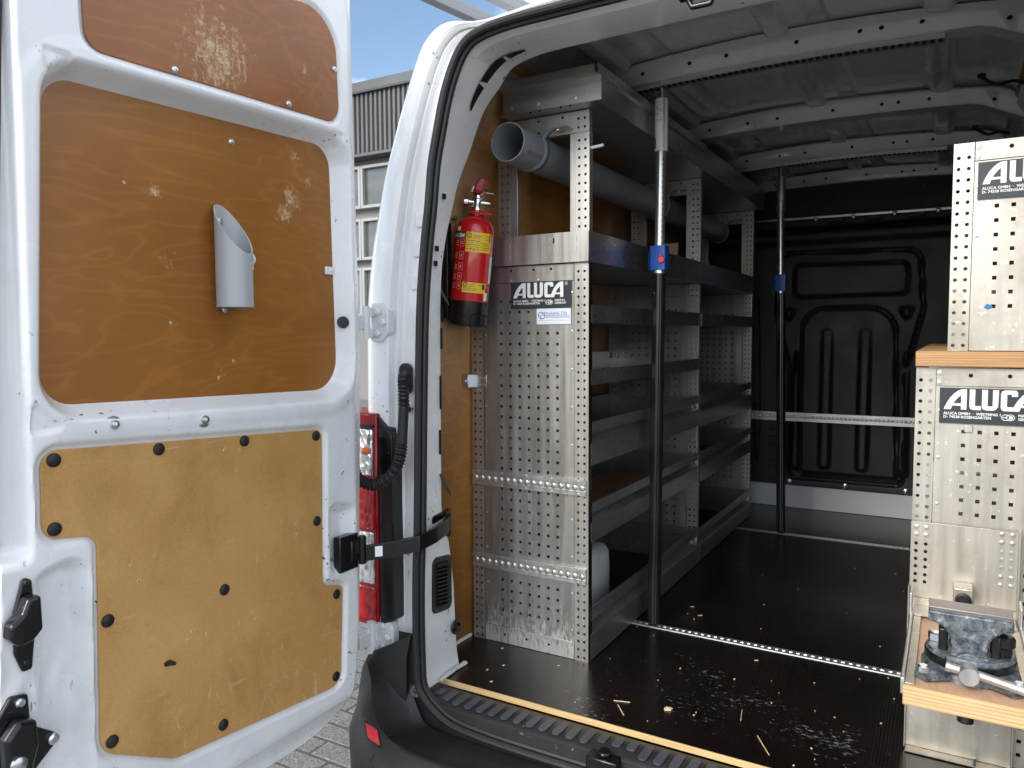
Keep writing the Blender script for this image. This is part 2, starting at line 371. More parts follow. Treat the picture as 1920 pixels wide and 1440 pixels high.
def sdf(poly, U, V):
    d = np.full(U.shape, 1e9); ins = np.zeros(U.shape, bool); k = len(poly)
    for i in range(k):
        (ax, ay), (bx, by) = poly[i], poly[(i+1) % k]; ex, ey = bx-ax, by-ay; L = ex*ex+ey*ey+1e-12
        t = np.clip(((U-ax)*ex+(V-ay)*ey)/L, 0, 1); d = np.minimum(d, (U-ax-t*ex)**2+(V-ay-t*ey)**2)
        c = (ay > V) != (by > V); ins ^= c & (U < ax+(V-ay)*ex/(ey if abs(ey) > 1e-12 else 1e-12))
    d = np.sqrt(d); return np.where(ins, -d, d)
def ss(a, b, x):
    t = np.clip((x-a)/(b-a), 0, 1); return t*t*(3-2*t)
def lin(a, b, x):
    t = np.clip((x-a)/(b-a), 0, 1); return .8*t+.2*t*t*(3-2*t)
def smooth_path(pts, n=6):
    """Catmull-Rom through points"""
    P = [Vector(p) for p in pts]; out = []
    for i in range(len(P)-1):
        a, b, c, d = P[max(i-1, 0)], P[i], P[i+1], P[min(i+2, len(P)-1)]
        for j in range(n):
            t = j/n; out.append(.5*((2*b)+(c-a)*t+(2*a-5*b+4*c-d)*t*t+(3*b-a-3*c+d)*t**3))
    out.append(P[-1]); return out
def perf_plate(u0, u1, v0, v1, us, vs_, h, place, depth=.0018, skip=()):
    """sheet with real square holes; place(u, v, w) -> point, w = depth behind the face"""
    mb = MB(); U = [u0]+[x for c in us for x in (c-h, c+h)]+[u1]; V = [v0]+[x for c in vs_ for x in (c-h, c+h)]+[v1]
    n = len(V); mb.v = [tuple(place(u, v, 0)) for u in U for v in V]
    for i in range(len(U)-1):
        for j in range(n-1):
            if i % 2 and j % 2 and (i//2, j//2) not in skip:
                o = len(mb.v); q = [(U[i], V[j]), (U[i+1], V[j]), (U[i+1], V[j+1]), (U[i], V[j+1])]
                mb.v += [tuple(place(a, b, depth)) for a, b in q]; idx = [i*n+j, (i+1)*n+j, (i+1)*n+j+1, i*n+j+1]
                mb.f += [(idx[t], idx[(t+1) % 4], o+(t+1) % 4, o+t) for t in range(4)]
            else: mb.f.append((i*n+j, (i+1)*n+j, (i+1)*n+j+1, i*n+j+1))
    return mb
def post_strip(w, h, place, pitch=.025, gap=.020, r=.0042, v_off=.012, side=.02):
    """perforated upright: two columns of round holes, folded flanges; place(u, v, w)"""
    mb = MB(); m = w/2; n = int((h-2*v_off)/pitch)+1; cu = (m-gap/2, m+gap/2)
    def q(u0, u1, v0, v1): mb.add([place(u0, v0, 0), place(u1, v0, 0), place(u1, v1, 0), place(u0, v1, 0)], [(0, 1, 2, 3)])
    top0 = v_off-pitch/2; top1 = top0+n*pitch
    if top0 > 1e-4: q(0, w, 0, top0)
    if h-top1 > 1e-4: q(0, w, top1, h)
    hw = gap/2
    for c in cu:
        for k in range(n):
            v = v_off+k*pitch; o = len(mb.v); O = [(1, 0), (1, 1), (0, 1), (-1, 1), (-1, 0), (-1, -1), (0, -1), (1, -1)]
            mb.v += [tuple(place(c+a*hw, v+b*pitch/2, 0)) for a, b in O]
            mb.v += [tuple(place(c+r*math.cos(t*math.pi/4), v+r*math.sin(t*math.pi/4), 0)) for t in range(8)]
            mb.v += [tuple(place(c+r*math.cos(t*math.pi/4), v+r*math.sin(t*math.pi/4), .0018)) for t in range(8)]
            mb.f += [(o+t, o+(t+1) % 8, o+8+(t+1) % 8, o+8+t) for t in range(8)] + [(o+8+t, o+8+(t+1) % 8, o+16+(t+1) % 8, o+16+t) for t in range(8)]
    q(0, cu[0]-hw, max(top0, 0), top1); q(cu[1]+hw, w, max(top0, 0), top1)
    for u in (0, w): mb.add([place(u, 0, 0), place(u, 0, side), place(u, h, side), place(u, h, 0)], [(0, 1, 2, 3)])
    return mb
def text_mb(s, size, org, ux, uy, lift=0., align='LEFT', shear=0, bold=0.):
    cu = bpy.data.curves.new('t', 'FONT'); cu.body = s; cu.size = size; cu.align_x = align; cu.shear = shear; cu.offset = bold; cu.resolution_u = 2
    ob = bpy.data.objects.new('t', cu); me = bpy.data.meshes.new_from_object(ob); ux, uy, org = Vector(ux), Vector(uy), Vector(org)
    mb = MB().add([org+ux*v.co.x+uy*v.co.y for v in me.vertices], [tuple(p.vertices) for p in me.polygons])
    bpy.data.objects.remove(ob); bpy.data.meshes.remove(me); return mb
def join(*mbs):
    o = MB()
    for m in mbs: o.add(m.v, m.f)
    return o

# ================================================================== ground
GZ = -.58
g = mk('pavement', MB().add([(-900, -900, GZ-.006), (900, -900, GZ-.006), (900, 900, GZ-.006), (-900, 900, GZ-.006)], [(0, 1, 2, 3)]), 'pavement_far'); struct(g, 'grey concrete block pavement around the van')
mk('joint_bed', MB().add([(-2.7, -.5, GZ-.003), (-.8, -.5, GZ-.003), (-.8, 1.9, GZ-.003), (-2.7, 1.9, GZ-.003)], [(0, 1, 2, 3)]), 'joint_sand', g)
def paver_mesh():
    a, b, c = .1015, .049, .006
    return proto('paver', MB().add([(-a, -b, -.03), (a, -b, -.03), (a, b, -.03), (-a, b, -.03), (-a, -b, -c), (a, -b, -c), (a, b, -c), (-a, b, -c), (-a+c, -b+c, 0), (a-c, -b+c, 0), (a-c, b-c, 0), (-a+c, b-c, 0)],
        [(0, 1, 5, 4), (1, 2, 6, 5), (2, 3, 7, 6), (3, 0, 4, 7), (4, 5, 9, 8), (5, 6, 10, 9), (6, 7, 11, 10), (7, 4, 8, 11), (8, 9, 10, 11)]), 'paver_stone', 20)
pv = paver_mesh()
for j in range(22):
    for i in range(9):
        put('paver', pv, (-2.6+i*.207+(.103 if j % 2 else 0), -.42+j*.104, GZ+random.uniform(-.003, .003)), g, (random.uniform(-.01, .01), random.uniform(-.01, .01), random.uniform(-.012, .012)+R(0)))

# ================================================================== hall behind
hall = thing('industrial_hall', 'grey corrugated metal hall with white framed windows behind the van', 'building', (-11, 12, GZ))
X0, X1, FY = -26., 2., 12.
mk('wall', MB().box(X0, X1, FY+.35, FY+9, GZ, 6.6), 'brick_wall_grey', hall)
pts = []
for i in range(int((X1-X0)/.135)):
    x = X0+i*.135; pts += [(x, FY, 0), (x+.045, FY, 0), (x+.06, FY-.06, 0), (x+.115, FY-.06, 0)]
mk('cladding', MB().sheet([(a, b, 5.25) for a, b, c in pts], (0, 0, 1.38)), 'cladding_grey', hall, smooth=20)
mk('backing', MB().box(X0, X1, FY+.02, FY+.3, 5.24, 6.6), 'cladding_grey', hall)
mk('parapet', MB().box(X0-.1, X1+.1, FY-.12, FY+.4, 6.635, 6.85), 'parapet_grey', hall, .01)
mk('gutter_trim', MB().box(X0-.1, X1+.1, FY-.14, FY+.02, 6.59, 6.633), 'soffit_dark', hall)
mk('soffit', MB().box(X0, X1, FY-.08, FY+.33, 5.17, 5.238), 'parapet_grey', hall)
rows = ((4.02, 5.02), (2.80, 3.78), (1.45, 2.62))
for c in range(-4, 5):
    xa = -11.72+c*1.0
    for z0, z1 in rows:
        fr = MB(); t = .07; y0, y1 = FY+.16, FY+.34; x0_, x1_ = xa-.03, xa+.96
        fr.box(x0_, x0_+t, y0, y1, z0, z1); fr.box(x1_-t, x1_, y0, y1, z0, z1); fr.box(x0_+t, x1_-t, y0, y1, z0, z0+t); fr.box(x0_+t, x1_-t, y0, y1, z1-t, z1)
        wdo = mk('window', fr, 'window_frame_white', hall, .006)
        mk('pane', MB().box(x0_+t, x1_-t, FY+.26, FY+.275, z0+t, z1-t), 'window_pane', wdo)

# ================================================================== van
van = thing('van', 'white panel van with its rear door swung open, seen from behind', 'van', (0, 0, GZ))
S = [(-.755, -.004), (-.762, .05), (-.763, .136), (-.762, .30), (-.753, .51), (-.744, .84), (-.735, 1.07), (-.72, 1.227), (-.704, 1.339), (-.692, 1.443), (-.672, 1.532), (-.652, 1.61), (-.625, 1.678), (-.593, 1.726), (-.55, 1.749), (-.466, 1.760), (-.347, 1.762), (-.2, 1.763), (0, 1.764)]
O = [(-.96, -.004), (-.97, .05), (-.985, .136), (-.99, .30), (-.99, .51), (-.99, .84), (-.985, 1.07), (-.965, 1.227), (-.94, 1.339), (-.912, 1.443), (-.877, 1.54), (-.838, 1.64), (-.797, 1.735), (-.757, 1.797), (-.69, 1.826), (-.57, 1.802), (-.40, 1.815), (-.22, 1.82), (0, 1.825)]
def dens(L, n): return [(p.x, p.y) for p in smooth_path([(a, b, 0) for a, b in L], n)]
S2, O2 = dens(S, 4), dens(O, 4)
S2 += [(-a, b) for a, b in S2[-2::-1]]; O2 += [(-a, b) for a, b in O2[-2::-1]]
rowsP = []
K = len(S2)
for i in range(K):
    s = Vector(S2[i]); o = Vector(O2[i]); t = Vector(S2[min(i+1, K-1)])-Vector(S2[max(i-1, 0)]); n = Vector((-t.y, t.x)).normalized()
    top = ss(1.60, 1.755, s.y)
    inn = n*(.013*(1-top)-.018*top)
    def q(f): return s+(o-s)*f
    dep = float(np.interp(s.y, [0, .26, .384, .45, .505, .8, 1.19, 1.28, 1.4, 1.5, 1.61, 1.69, 1.755, 1.77], [.107, .091, .066, .032, .02, .012, -.004, .004, .03, .068, .095, .11, .09, .07]))+.004
    prof = [(s+inn+n*(.085-.03*top), dep+.010), (s+inn+n*.010, dep+.004), (s+inn+n*.002, dep-.004), (s+inn, dep-.014), (s+inn*.8+n*.002, min(-.05, dep-.03)), (s+n*.010, -.080), (s+n*.002, -.094), (s+n*.012, -.097),
            (q(.10), -.088), (q(.14), -.058), (q(.40), -.046), (q(.43), -.050), (q(.455), -.062), (q(.475), -.062), (q(.49), -.054), (q(.515), -.054), (q(.535), -.078), (q(.60), -.084), (q(.80), -.076), (q(.92), -.055), (q(.985), -.025), (q(1.0), .01)]
    on = (o-s).normalized()
    up = Vector((0, .11*float(ss(1.70, 1.80, o.y)))); prof += [(o+on*.006+up*.25, .12), (o+on*.008+up, .34), (o+on*.010+up, 3.05)]
    rowsP.append([(p.x, y, p.y) for p, y in prof])
body = mk('body_shell', MB().grid(rowsP), 'white_paint', van, smooth=30, fix=False)
# pressed bosses on the recessed pillar channel
for z in (1.315, 1.235, 1.145):
    x = np.interp(z, [b for a, b in S], [a for a, b in S])
    mk('pressed_boss', MB().prism([(p[0], -.045, p[1]) for p in rpoly([(x-.080, z-.022), (x-.042, z-.018), (x-.042, z+.018), (x-.080, z+.022)], .006, 4)], (0, -.015, 0)), 'white_paint', body, .003)
# joint line in the D-pillar
for z in (1.385,):
    x = np.interp(z, [b for a, b in S], [a for a, b in S])
# rubber seal: bulb and carrier round the opening
SB = [(-.7605, .045), (-.755, .022), (-.745, .006), (-.716, -.022), (-.657, -.052), (-.569, -.063), (-.44, -.067), (-.2, -.067), (0, -.067)]
loopL = dens(SB[::-1], 4) + dens(S[2:], 4)
loop = loopL + [(-a, b) for a, b in loopL[-2:0:-1]]
def off(L, d):
    out = []
    for i in range(len(L)):
        t = Vector(L[(i+1) % len(L)])-Vector(L[i-1]); n = Vector((-t.y, t.x)).normalized(); out.append(Vector(L[i])+n*d)
    return out
sealo = mk('door_seal', MB().tube([(p.x, -.107, p.y) for p in off(loop, .004)], .0110, 10, closed=True, flat=(1, 1), up=(0, 1, 0)), 'rubber', van)
mk('seal_carrier', MB().tube([(p.x, -.094, p.y) for p in off(loop, -.007)], .0085, 8, closed=True, up=(0, 1, 0)), 'rubber', sealo)

bandL = [p for p in loopL if p[1] < .17]
bi, bo = [], []
for i in range(len(bandL)):
    t = Vector(bandL[min(i+1, len(bandL)-1)])-Vector(bandL[max(i-1, 0)]); n = Vector((-t.y, t.x)).normalized(); p = Vector(bandL[i]); a = p-n*.012; b = p+n*.075
    bi.append((a.x, -.0925, a.y)); bo.append((b.x, -.0955, b.y))
mk('opening_apron', join(MB().grid([bi, bo]), MB().grid([[(-p[0], p[1], p[2]) for p in bi], [(-p[0], p[1], p[2]) for p in bo]])), 'bumper_plastic', van)
mk('underbody', MB().box(-.92, .92, -.08, 3.0, -.32, -.10), 'rubber', van)
# slots and marks in the upper corner of the frame
def flat_on(poly3, vec, name, mat, parent): return mk(name, MB().prism(poly3, vec), mat, parent)
def pillar_pt(i, dy):
    """point on the inner face of the frame at station i, dy metres in from the seal"""
    s = Vector(S2[i]); t = Vector(S2[i+1])-Vector(S2[i-1]); n = Vector((-t.y, t.x)).normalized(); top = float(ss(1.60, 1.755, s.y)); inn = n*(.013*(1-top)-.018*top)
    return s+inn*.9, n, dy
sl = MB(); ring = []
idx = [k for k in range(K//2) if S2[k][1] > 1.60 and S2[k][0] < -.47]
lo, hi = [], []
for k in idx:
    p, n, _ = pillar_pt(k, 0); f = math.sin(math.pi*(idx.index(k)+.35)/(len(idx)-.3))**.5
    lo.append((p.x-n.x*.003, .028-.017*f, p.y-n.y*.003)); hi.append((p.x-n.x*.003, .028+.017*f, p.y-n.y*.003))
slot = mk('frame_slot', MB().grid([lo, hi]), 'dark_hole', van)
for k in (idx[len(idx)//4], idx[3*len(idx)//4]):
    p, n, _ = pillar_pt(k, 0); p2, _, _ = pillar_pt(k+1, 0); d = (p2-p)*.55
    mk('slot_web', MB().add([(p.x-n.x*.0045-d.x, .047, p.y-n.y*.0045-d.y), (p.x-n.x*.0045+d.x, .047, p.y-n.y*.0045+d.y), (p.x-n.x*.0045+d.x*.3, .012, p.y-n.y*.0045+d.y*.3), (p.x-n.x*.0045-d.x*.3, .012, p.y-n.y*.0045-d.y*.3)], [(0, 1, 2, 3)]), 'grey_white_paint', slot)
for z, y in ((1.375, -.035), (1.235, -.045), (1.195, -.045)):
    x = float(np.interp(z, [b for a, b in S2[:K//2]], [a for a, b in S2[:K//2]]))-.0085
    mk('square_hole', MB().box(x, x+.004, y-.006, y+.006, z-.007, z+.007), 'dark_hole', body)
for z0, z1 in ((.66, .73), (.79, .885), (.96, 1.02), (1.035, 1.085)):
    x = float(np.interp((z0+z1)/2, [b for a, b in S2[:K//2]], [a for a, b in S2[:K//2]]))-.0118
    mk('long_slot', MB().prism([(x, a, b) for a, b in rpoly([(.001, z0), (.006, z0), (.006, z1), (.001, z1)], .002, 5)], (.004, 0, 0)), 'dark_hole', body)
# vent grille on the inner pillar
gr = mk('vent_grille', MB().prism([(-.7795, a, b) for a, b in rpoly([(-.022, .197), (.074, .188), (.074, .352), (-.022, .364)], .02, 6)], (.0085, 0, 0)), 'black_gloss', van, .002)
mk('grille_well', MB().prism([(-.7712, a, b) for a, b in rpoly([(-.008, .212), (.060, .205), (.060, .338), (-.008, .348)], .014, 5)], (.0012, 0, 0)), 'dark_hole', gr)
sl_me = proto('slat', MB().obox((0, 0, 0), (0, .031, -.004), (.004, 0, -.0025), (.0004, .0004, .0016)), 'black_gloss')
for k in range(11): put('slat', sl_me, (-.7675, .026, .216+k*.0118), gr)
mk('tie_down_ring', MB().tube([(-.768, .088+.017*math.cos(t), .125+.017*math.sin(t)) for t in np.linspace(0, 2*math.pi, 20)[:-1]], .005, 8, closed=True), 'black_gloss', van)
mk('tie_down_cup', MB().lathe([(.013, 0), (.013, .006), (.008, .009)], (-.776, .088, .125), (1, 0, 0), 16), 'rubber', van)
mk('sealant_bead', MB().tube([(-.757, -.012, .003), (-.757, .03, .006), (-.758, .07, .005), (-.756, .118, .006)], [.006, .008, .006, .009], 7, flat=(.7, 1)), 'sealant', van)
mk('sealant_bead', MB().tube([(-.863, .12, .004), (-.862, .24, .005), (-.862, .31, .004)], .006, 7), 'sealant', van)
# small wire ends poking from the pillar
for z in (1.115, .575):
    mk('cable_tie', MB().tube([(-.755, .0, z+.03), (-.748, .005, z+.005), (-.737, .012, z-.018), (-.731, .016, z-.032)], [.004, .005, .004, .002], 6), 'rubber', van)

# inner lining, left and right, and plain inner skin
wallp = [(-.868, 0), (-.868, .88), (-.857, 1.08), (-.832, 1.30), (-.79, 1.50), (-.752, 1.64), (-.715, 1.74), (-.66, 1.82)]
def wallx(z): return float(np.interp(z, [b for a, b in wallp], [a for a, b in wallp]))
for sgn, yb in ((1, 2.80), (-1, 2.80)):
    mk('plywood_lining', MB().sheet([(sgn*a, -.03, b) for a, b in wallp], (0, yb+.03, 0)), 'wall_plywood', van, solid=.004)
mk('lining_screw', MB().lathe([(.005, 0), (.004, .003)], (wallx(.79)+.004, .137, .79), (1, 0, 0), 10), 'zinc', van)
mk('lining_screw', MB().lathe([(.005, 0), (.004, .003)], (wallx(1.4)+.004, .27, 1.40), (1, 0, 0), 10), 'zinc', van)

# roof skin with pressed swages
def roofz(x): return 1.898-.10*x*x-np.clip(np.abs(x)-.60, 0, 1)**2*5.5
ribY = (.70, 1.49, 2.15, 2.85)
xs = np.linspace(-.745, .745, 150); ys = np.linspace(.33, 2.92, 240); XX, YY = np.meshgrid(xs, ys)
ZZ = roofz(XX)
edges = (-.10,)+ribY
for a, b in zip(edges[:-1], edges[1:]):
    for k, (cx, hw, dp) in enumerate(((-.47, .030, .022), (-.33, .024, .018), (.02, .030, .022), (.135, .026, .020), (.44, .034, .022))):
        ydist = np.maximum(a+.10-YY, YY-(b-.05)); xd = np.abs(XX-cx)-hw
        ZZ = ZZ-dp*ss(.007, -.007, np.maximum(xd, ydist))*(1 if k % 2 == 0 else -.7)
    sdv = sdf(rpoly([(-.40, a+.06), (.42, a+.06), (.42, b-.13), (-.40, b-.13)], .06, 5), XX, YY)
    if a in (.70,): ZZ = ZZ-.014*ss(.016, .004, np.abs(sdv))
ZZ = ZZ+.004*np.sin(XX*7+YY*3)*np.sin(YY*5)
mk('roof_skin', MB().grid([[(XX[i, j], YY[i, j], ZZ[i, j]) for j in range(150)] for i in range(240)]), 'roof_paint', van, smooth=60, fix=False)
def ribz(x): return 1.826-.055*x*x-max(abs(x)-.55, 0)*.42
rx = np.linspace(-.76, .76, 41)
hole_me = proto('rib_hole', MB().lathe([(.0065, 0), (.0065, .0012)], (0, 0, 0), (0, -1, 0), 10), 'dark_hole')
for iy, y in enumerate(ribY):
    P = []
    for x in rx:
        z = ribz(x); zt = float(roofz(x))+.004
        P.append([(x, y-.062, zt-.012), (x, y-.048, zt-.014), (x, y-.040, z+.004), (x, y-.036, z), (x, y+.036, z), (x, y+.040, z+.004), (x, y+.048, zt-.014), (x, y+.062, zt-.012)])
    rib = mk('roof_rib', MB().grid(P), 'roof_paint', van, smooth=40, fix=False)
    for x in (-.50, -.40, -.245, -.13, .075, .245, .30, .40, .60): put('rib_hole', hole_me, (x, y-.0445-.0005, ribz(x)+.028), rib, (R(-10), 0, 0))
    if iy in (0, 2):
        xr0, xr1 = -.45, .455
        trk = [(x, ribz(x)) for x in np.linspace(xr0, xr1, 15)]
        mbk = MB()
        for (xa, za), (xb, zb) in zip(trk[:-1], trk[1:]):
            mbk.prism([(xa, y-.020, za-.016), (xa, y+.02, za-.016), (xa, y+.02, za-.001), (xa, y-.020, za-.001)], (xb-xa, 0, zb-za))
        rl = mk('lashing_rail', mbk, 'alu_rail', van)
        tooth = proto('rail_tooth', MB().box(-.006, .006, -.010, .010, -.004, 0), 'rubber')
        for k in range(46):
            x = xr0+.01+k*(xr1-xr0-.02)/45; put('rail_tooth', tooth, (x, y-.012, ribz(x)-.0155), rl)
# long side rails of the roof and cable clutter top right
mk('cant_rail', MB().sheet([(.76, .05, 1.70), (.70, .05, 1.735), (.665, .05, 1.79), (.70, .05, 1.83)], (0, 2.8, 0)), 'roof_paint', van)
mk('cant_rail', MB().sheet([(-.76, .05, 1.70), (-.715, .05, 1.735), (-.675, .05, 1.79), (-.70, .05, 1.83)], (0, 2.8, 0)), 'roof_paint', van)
for y in (1.15, 1.85):
    mk('cable_bracket', MB().tube(smooth_path([(.55, y, 1.815), (.575, y+.02, 1.80), (.60, y+.01, 1.785), (.64, y+.03, 1.795), (.67, y+.02, 1.78)], 4), .006, 6).lathe([(.012, 0), (.012, .012)], (.553, y, 1.81), (0, 0, 1), 10), 'rubber', van)
# header latch striker
mk('lock_striker', MB().box(-.05, .05, -.075, -.045, 1.735, 1.75).tube([(-.03, -.06, 1.735), (-.02, -.06, 1.715), (.02, -.06, 1.715), (.03, -.06, 1.735)], .007, 8), 'black_gloss', van, .002)

# cargo floor, its raw edge and the two flush lashing rails
fl = mk('cargo_floor', MB().box(-.868, .868, .012, 2.80, -.014, 0), 'floor_board', van)
mk('floor_edge', MB().box(-.774, .774, .006, .0118, -.0155, .0004), 'floor_edge', fl, .001)
def floor_rail(y):
    us = [-.43+k*.0215 for k in range(41)]
    return mk('lashing_rail', join(perf_plate(-.455, .455, y-.016, y+.016, us, [y], .0052, lambda u, v, w_: (u, v, .0032-w_), .003), MB().sheet([(-.455, y-.016, .0032), (-.455, y-.0185, .0004)], (.91, 0, 0)), MB().sheet([(-.455, y+.016, .0032), (-.455, y+.0185, .0004)], (.91, 0, 0)),
              MB().box(-.455, .455, y-.010, y+.010, .0003, .0008)), 'alu_rail', fl)
floor_rail(.688); floor_rail(2.142)

# bulkhead
BY = 2.80
xs = np.linspace(-.88, .88, 220); zs = np.linspace(0, 1.655, 200); XX, ZZ = np.meshgrid(xs, zs); D = np.zeros(XX.shape)
def ridge(poly, wd=.011, dp=.014):
    global D
    D = D+dp*ss(wd, wd*.35, np.abs(sdf(poly, XX, ZZ)))
ridge(rpoly([(-.36, 1.455), (.345, 1.44), (.365, 1.12), (.285, .78), (.285, .17), (-.30, .17), (-.30, .78), (-.38, 1.12)], [.07, .07, .12, .08, .03, .03, .08, .12], 6), .013, .016)
ridge(rpoly([(-.285, 1.385), (.285, 1.375), (.292, 1.207), (-.285, 1.204)], .03, 5), .010, .014)
ridge(rpoly([(-.235, .20), (-.235, 1.138), (.235, 1.139), (.262, .2)], [.01, .12, .14, .01], 7), .012, .016)
for a, b in ((-.105, .032), (.088, .032)):
    s_ = sdf(rpoly([(a-b, .235), (a+b, .235), (a+b+.004, 1.028), (a-b+.004, 1.028)], .026, 5), XX, ZZ); D = D-.026*ss(.004, -.016, s_)*ss(1.05, .25, ZZ)**.3
for a in (-.262, .29):
    s_ = sdf(rpoly([(a-.025, .22), (a+.025, .22), (a+.012, .9), (a-.012, .9)], .02, 4), XX, ZZ); D = D-.018*ss(.004, -.012, s_)
ridge(rpoly([(.252, 1.13), (.320, 1.136), (.290, 1.062)], .012, 4), .009, .014); ridge(rpoly([(-.345, 1.13), (-.277, 1.136), (-.31, 1.062)], .012, 4), .009, .014)
D = D-.03*ss(1.48, 1.53, ZZ)+.05*ss(1.55, 1.60, ZZ)
bk = mk('bulkhead', MB().grid([[(XX[i, j], BY-.012+D[i, j], ZZ[i, j]) for j in range(220)] for i in range(200)]), 'bulkhead_plastic', van, smooth=60, fix=False)
mk('bulkhead_header', MB().box(-.86, .86, BY+.04, BY+.06, 1.6, 1.95), 'bulkhead_plastic', van)
bs = mk('bulkhead_flange', MB().sheet([(-.5, BY-.005, 1.655), (-.5, BY-.05, 1.645), (-.5, BY-.05, 1.634)], (1.05, 0, -.008)), 'zinc', bk)
for x in (-.36, -.17, .02, .22, .42): mk('flange_bolt', MB().lathe([(.011, 0), (.011, .008), (.006, .011)], (x, BY-.05, 1.628), (0, -1, 0), 10), 'zinc', bk)
for x in (-.17, .02, .22): mk('header_notch', MB().box(x+.06, x+.14, BY-.046, BY-.02, 1.605, 1.632), 'bulkhead_plastic', bk, .004)
mk('kick_strip', MB().box(-.86, .86, BY-.035, BY-.025, .001, .128), 'white_strip', bk, .002)
bolt = proto('kick_bolt', MB().lathe([(.014, 0), (.014, .004), (.008, .006), (.008, .011), (.005, .013)], (0, 0, 0), (0, -1, 0), 14), 'zinc')
for x in (-.291, .006, .307): put('kick_bolt', bolt, (x, BY-.018, .147), bk)
br = MB().box(-.86, .86, BY-.040, BY-.030, .500, .549).box(-.86, .86, BY-.046, BY-.040, .500, .512).box(-.86, .86, BY-.046, BY-.040, .537, .549)
for k in range(50): br.lathe([(.009, 0), (.007, .004), (.002, .006)], (-.5+k*.021, BY-.040, .5245), (0, -1, 0), 8)
mk('lashing_rail', br, 'alu_rail', bk)
vs_me = proto('vent_rib', MB().obox((0, 0, 0), (.03, 0, 0), (0, .006, 0), (0, 0, .008)), 'black_gloss')
for k in range(5): put('vent_rib', vs_me, (-.375, BY-.018, .265+k*.046), bk)
mk('cable_loop', MB().tube(smooth_path([(-.475, BY-.03, 1.2), (-.46, BY-.04, .9), (-.455, BY-.04, .5), (-.462, BY-.045, .30), (-.47, BY-.04, .26), (-.478, BY-.04, .32), (-.485, BY-.03, .6)], 5), .004, 6), 'black_gloss', bk)

# sill step with pads
prof = [(-.001, -.0165), (-.010, -.013), (-.086, -.0165), (-.095, -.024), (-.0975, -.05), (-.098, -.07), (-.11, -.078)]
def sillx(i): return (.755, .755, .725, .70, .68, .66, .64)[i]
P = []
for u in np.linspace(-1, 1, 61):
    P.append([(u*sillx(i)*(1 if abs(u) < .9 else 1), a, b) for i, (a, b) in enumerate(prof)])
sill = mk('sill_step', MB().grid(P), 'sill_plastic', van, smooth=40)
mk('sill_end', MB().add([(-.776, -.09, -.012), (-.755, 0, -.012), (-.68, -.085, -.02), (-.74, -.09, -.04)], [(0, 1, 2, 3)]), 'sill_plastic', sill)
pad = proto('step_pad', MB().prism([(a, b, 0) for a, b in rpoly([(-.0112, -.036), (.0112, -.036), (.0112, .036), (-.0112, .036)], .0111, 5)], (0, 0, .004)), 'pad_rubber', 30)
for k in range(36):
    x = -.742+.008+k*.0385; short = k == 0 or 13 <= k <= 15
    put('step_pad', pad, (x, -.050+(.013 if short else 0)+(.006 if k == 1 else 0), -.0155), sill, (R(-2.8), 0, 0), (1, .58 if k == 0 else (.62 if short else (.8 if k == 1 else 1)), 1))
mk('latch_bracket', MB().box(-.245, -.165, -.125, -.075, -.05, -.018).lathe([(.018, 0), (.018, .012)], (-.205, -.10, -.018), (0, 0, 1), 14), 'black_gloss', sill, .004)

# bumper: step in the middle, horn at the corner
def bump_half(sg):
    st = [  # inner edge, valley, ridge, face top, face bottom
        ((-.785, -.085, .160), (-.787, -.092, .163), (-.789, -.100, .164), (-.80, -.11, .10), (-.80, -.10, -.3)),
        ((-.792, -.085, .13), (-.83, -.085, .130), (-.872, -.118, .118), (-.885, -.125, .09), (-.90, -.12, -.3)),
        ((-.795, -.09, .06), (-.845, -.085, .08), (-.912, -.122, .097), (-.935, -.125, .06), (-.96, -.12, -.3)),
        ((-.795, -.095, .03), (-.848, -.09, .045), (-.928, -.130, .073), (-.975, -.10, .02), (-.965, -.10, -.30)),
        ((-.785, -.10, -.01), (-.83, -.11, .0), (-.885, -.165, .045), (-.995, -.10, -.08), (-.945, -.13, -.32)),
        ((-.765, -.105, -.045), (-.80, -.13, -.035), (-.846, -.20, -.015), (-.955, -.18, -.12), (-.905, -.20, -.33)),
        ((-.738, -.11, -.074), (-.765, -.15, -.070), (-.800, -.225, -.052), (-.86, -.255, -.13), (-.83, -.25, -.34)),
        ((-.69, -.11, -.086), (-.705, -.16, -.084), (-.725, -.243, -.071), (-.76, -.28, -.13), (-.745, -.275, -.34)),
        ((-.60, -.11, -.088), (-.61, -.17, -.086), (-.62, -.248, -.077), (-.63, -.29, -.13), (-.62, -.285, -.34)),
        ((-.30, -.11, -.088), (-.30, -.17, -.086), (-.30, -.25, -.078), (-.30, -.292, -.13), (-.30, -.287, -.34)),
        ((0, -.11, -.088), (0, -.17, -.086), (0, -.25, -.078), (0, -.292, -.13), (0, -.287, -.34))]
    L = [smooth_path([s[k] for s in st], 5) for k in range(5)]
    rows_ = []
    for i in range(len(L[0])):
        a, b, c, d, e = (L[k][i] for k in range(5))
        r = [a, a*.5+b*.5+Vector((0, 0, -.004)), b, b*.55+c*.45+Vector((0, 0, -.006)), b*.12+c*.88-Vector((0, 0, .001)), c, c*.85+d*.15+(d-e).normalized()*.004, c*.45+d*.55+(d-e).normalized()*.004, d, d*.5+e*.5+Vector((0, -.012, 0)), e]
        rows_.append([(sg*p.x, p.y, p.z) for p in r])
    return rows_
bmp = mk('rear_bumper', join(MB().grid(bump_half(1)), MB().grid(bump_half(-1))), 'bumper_plastic', van, smooth=55)
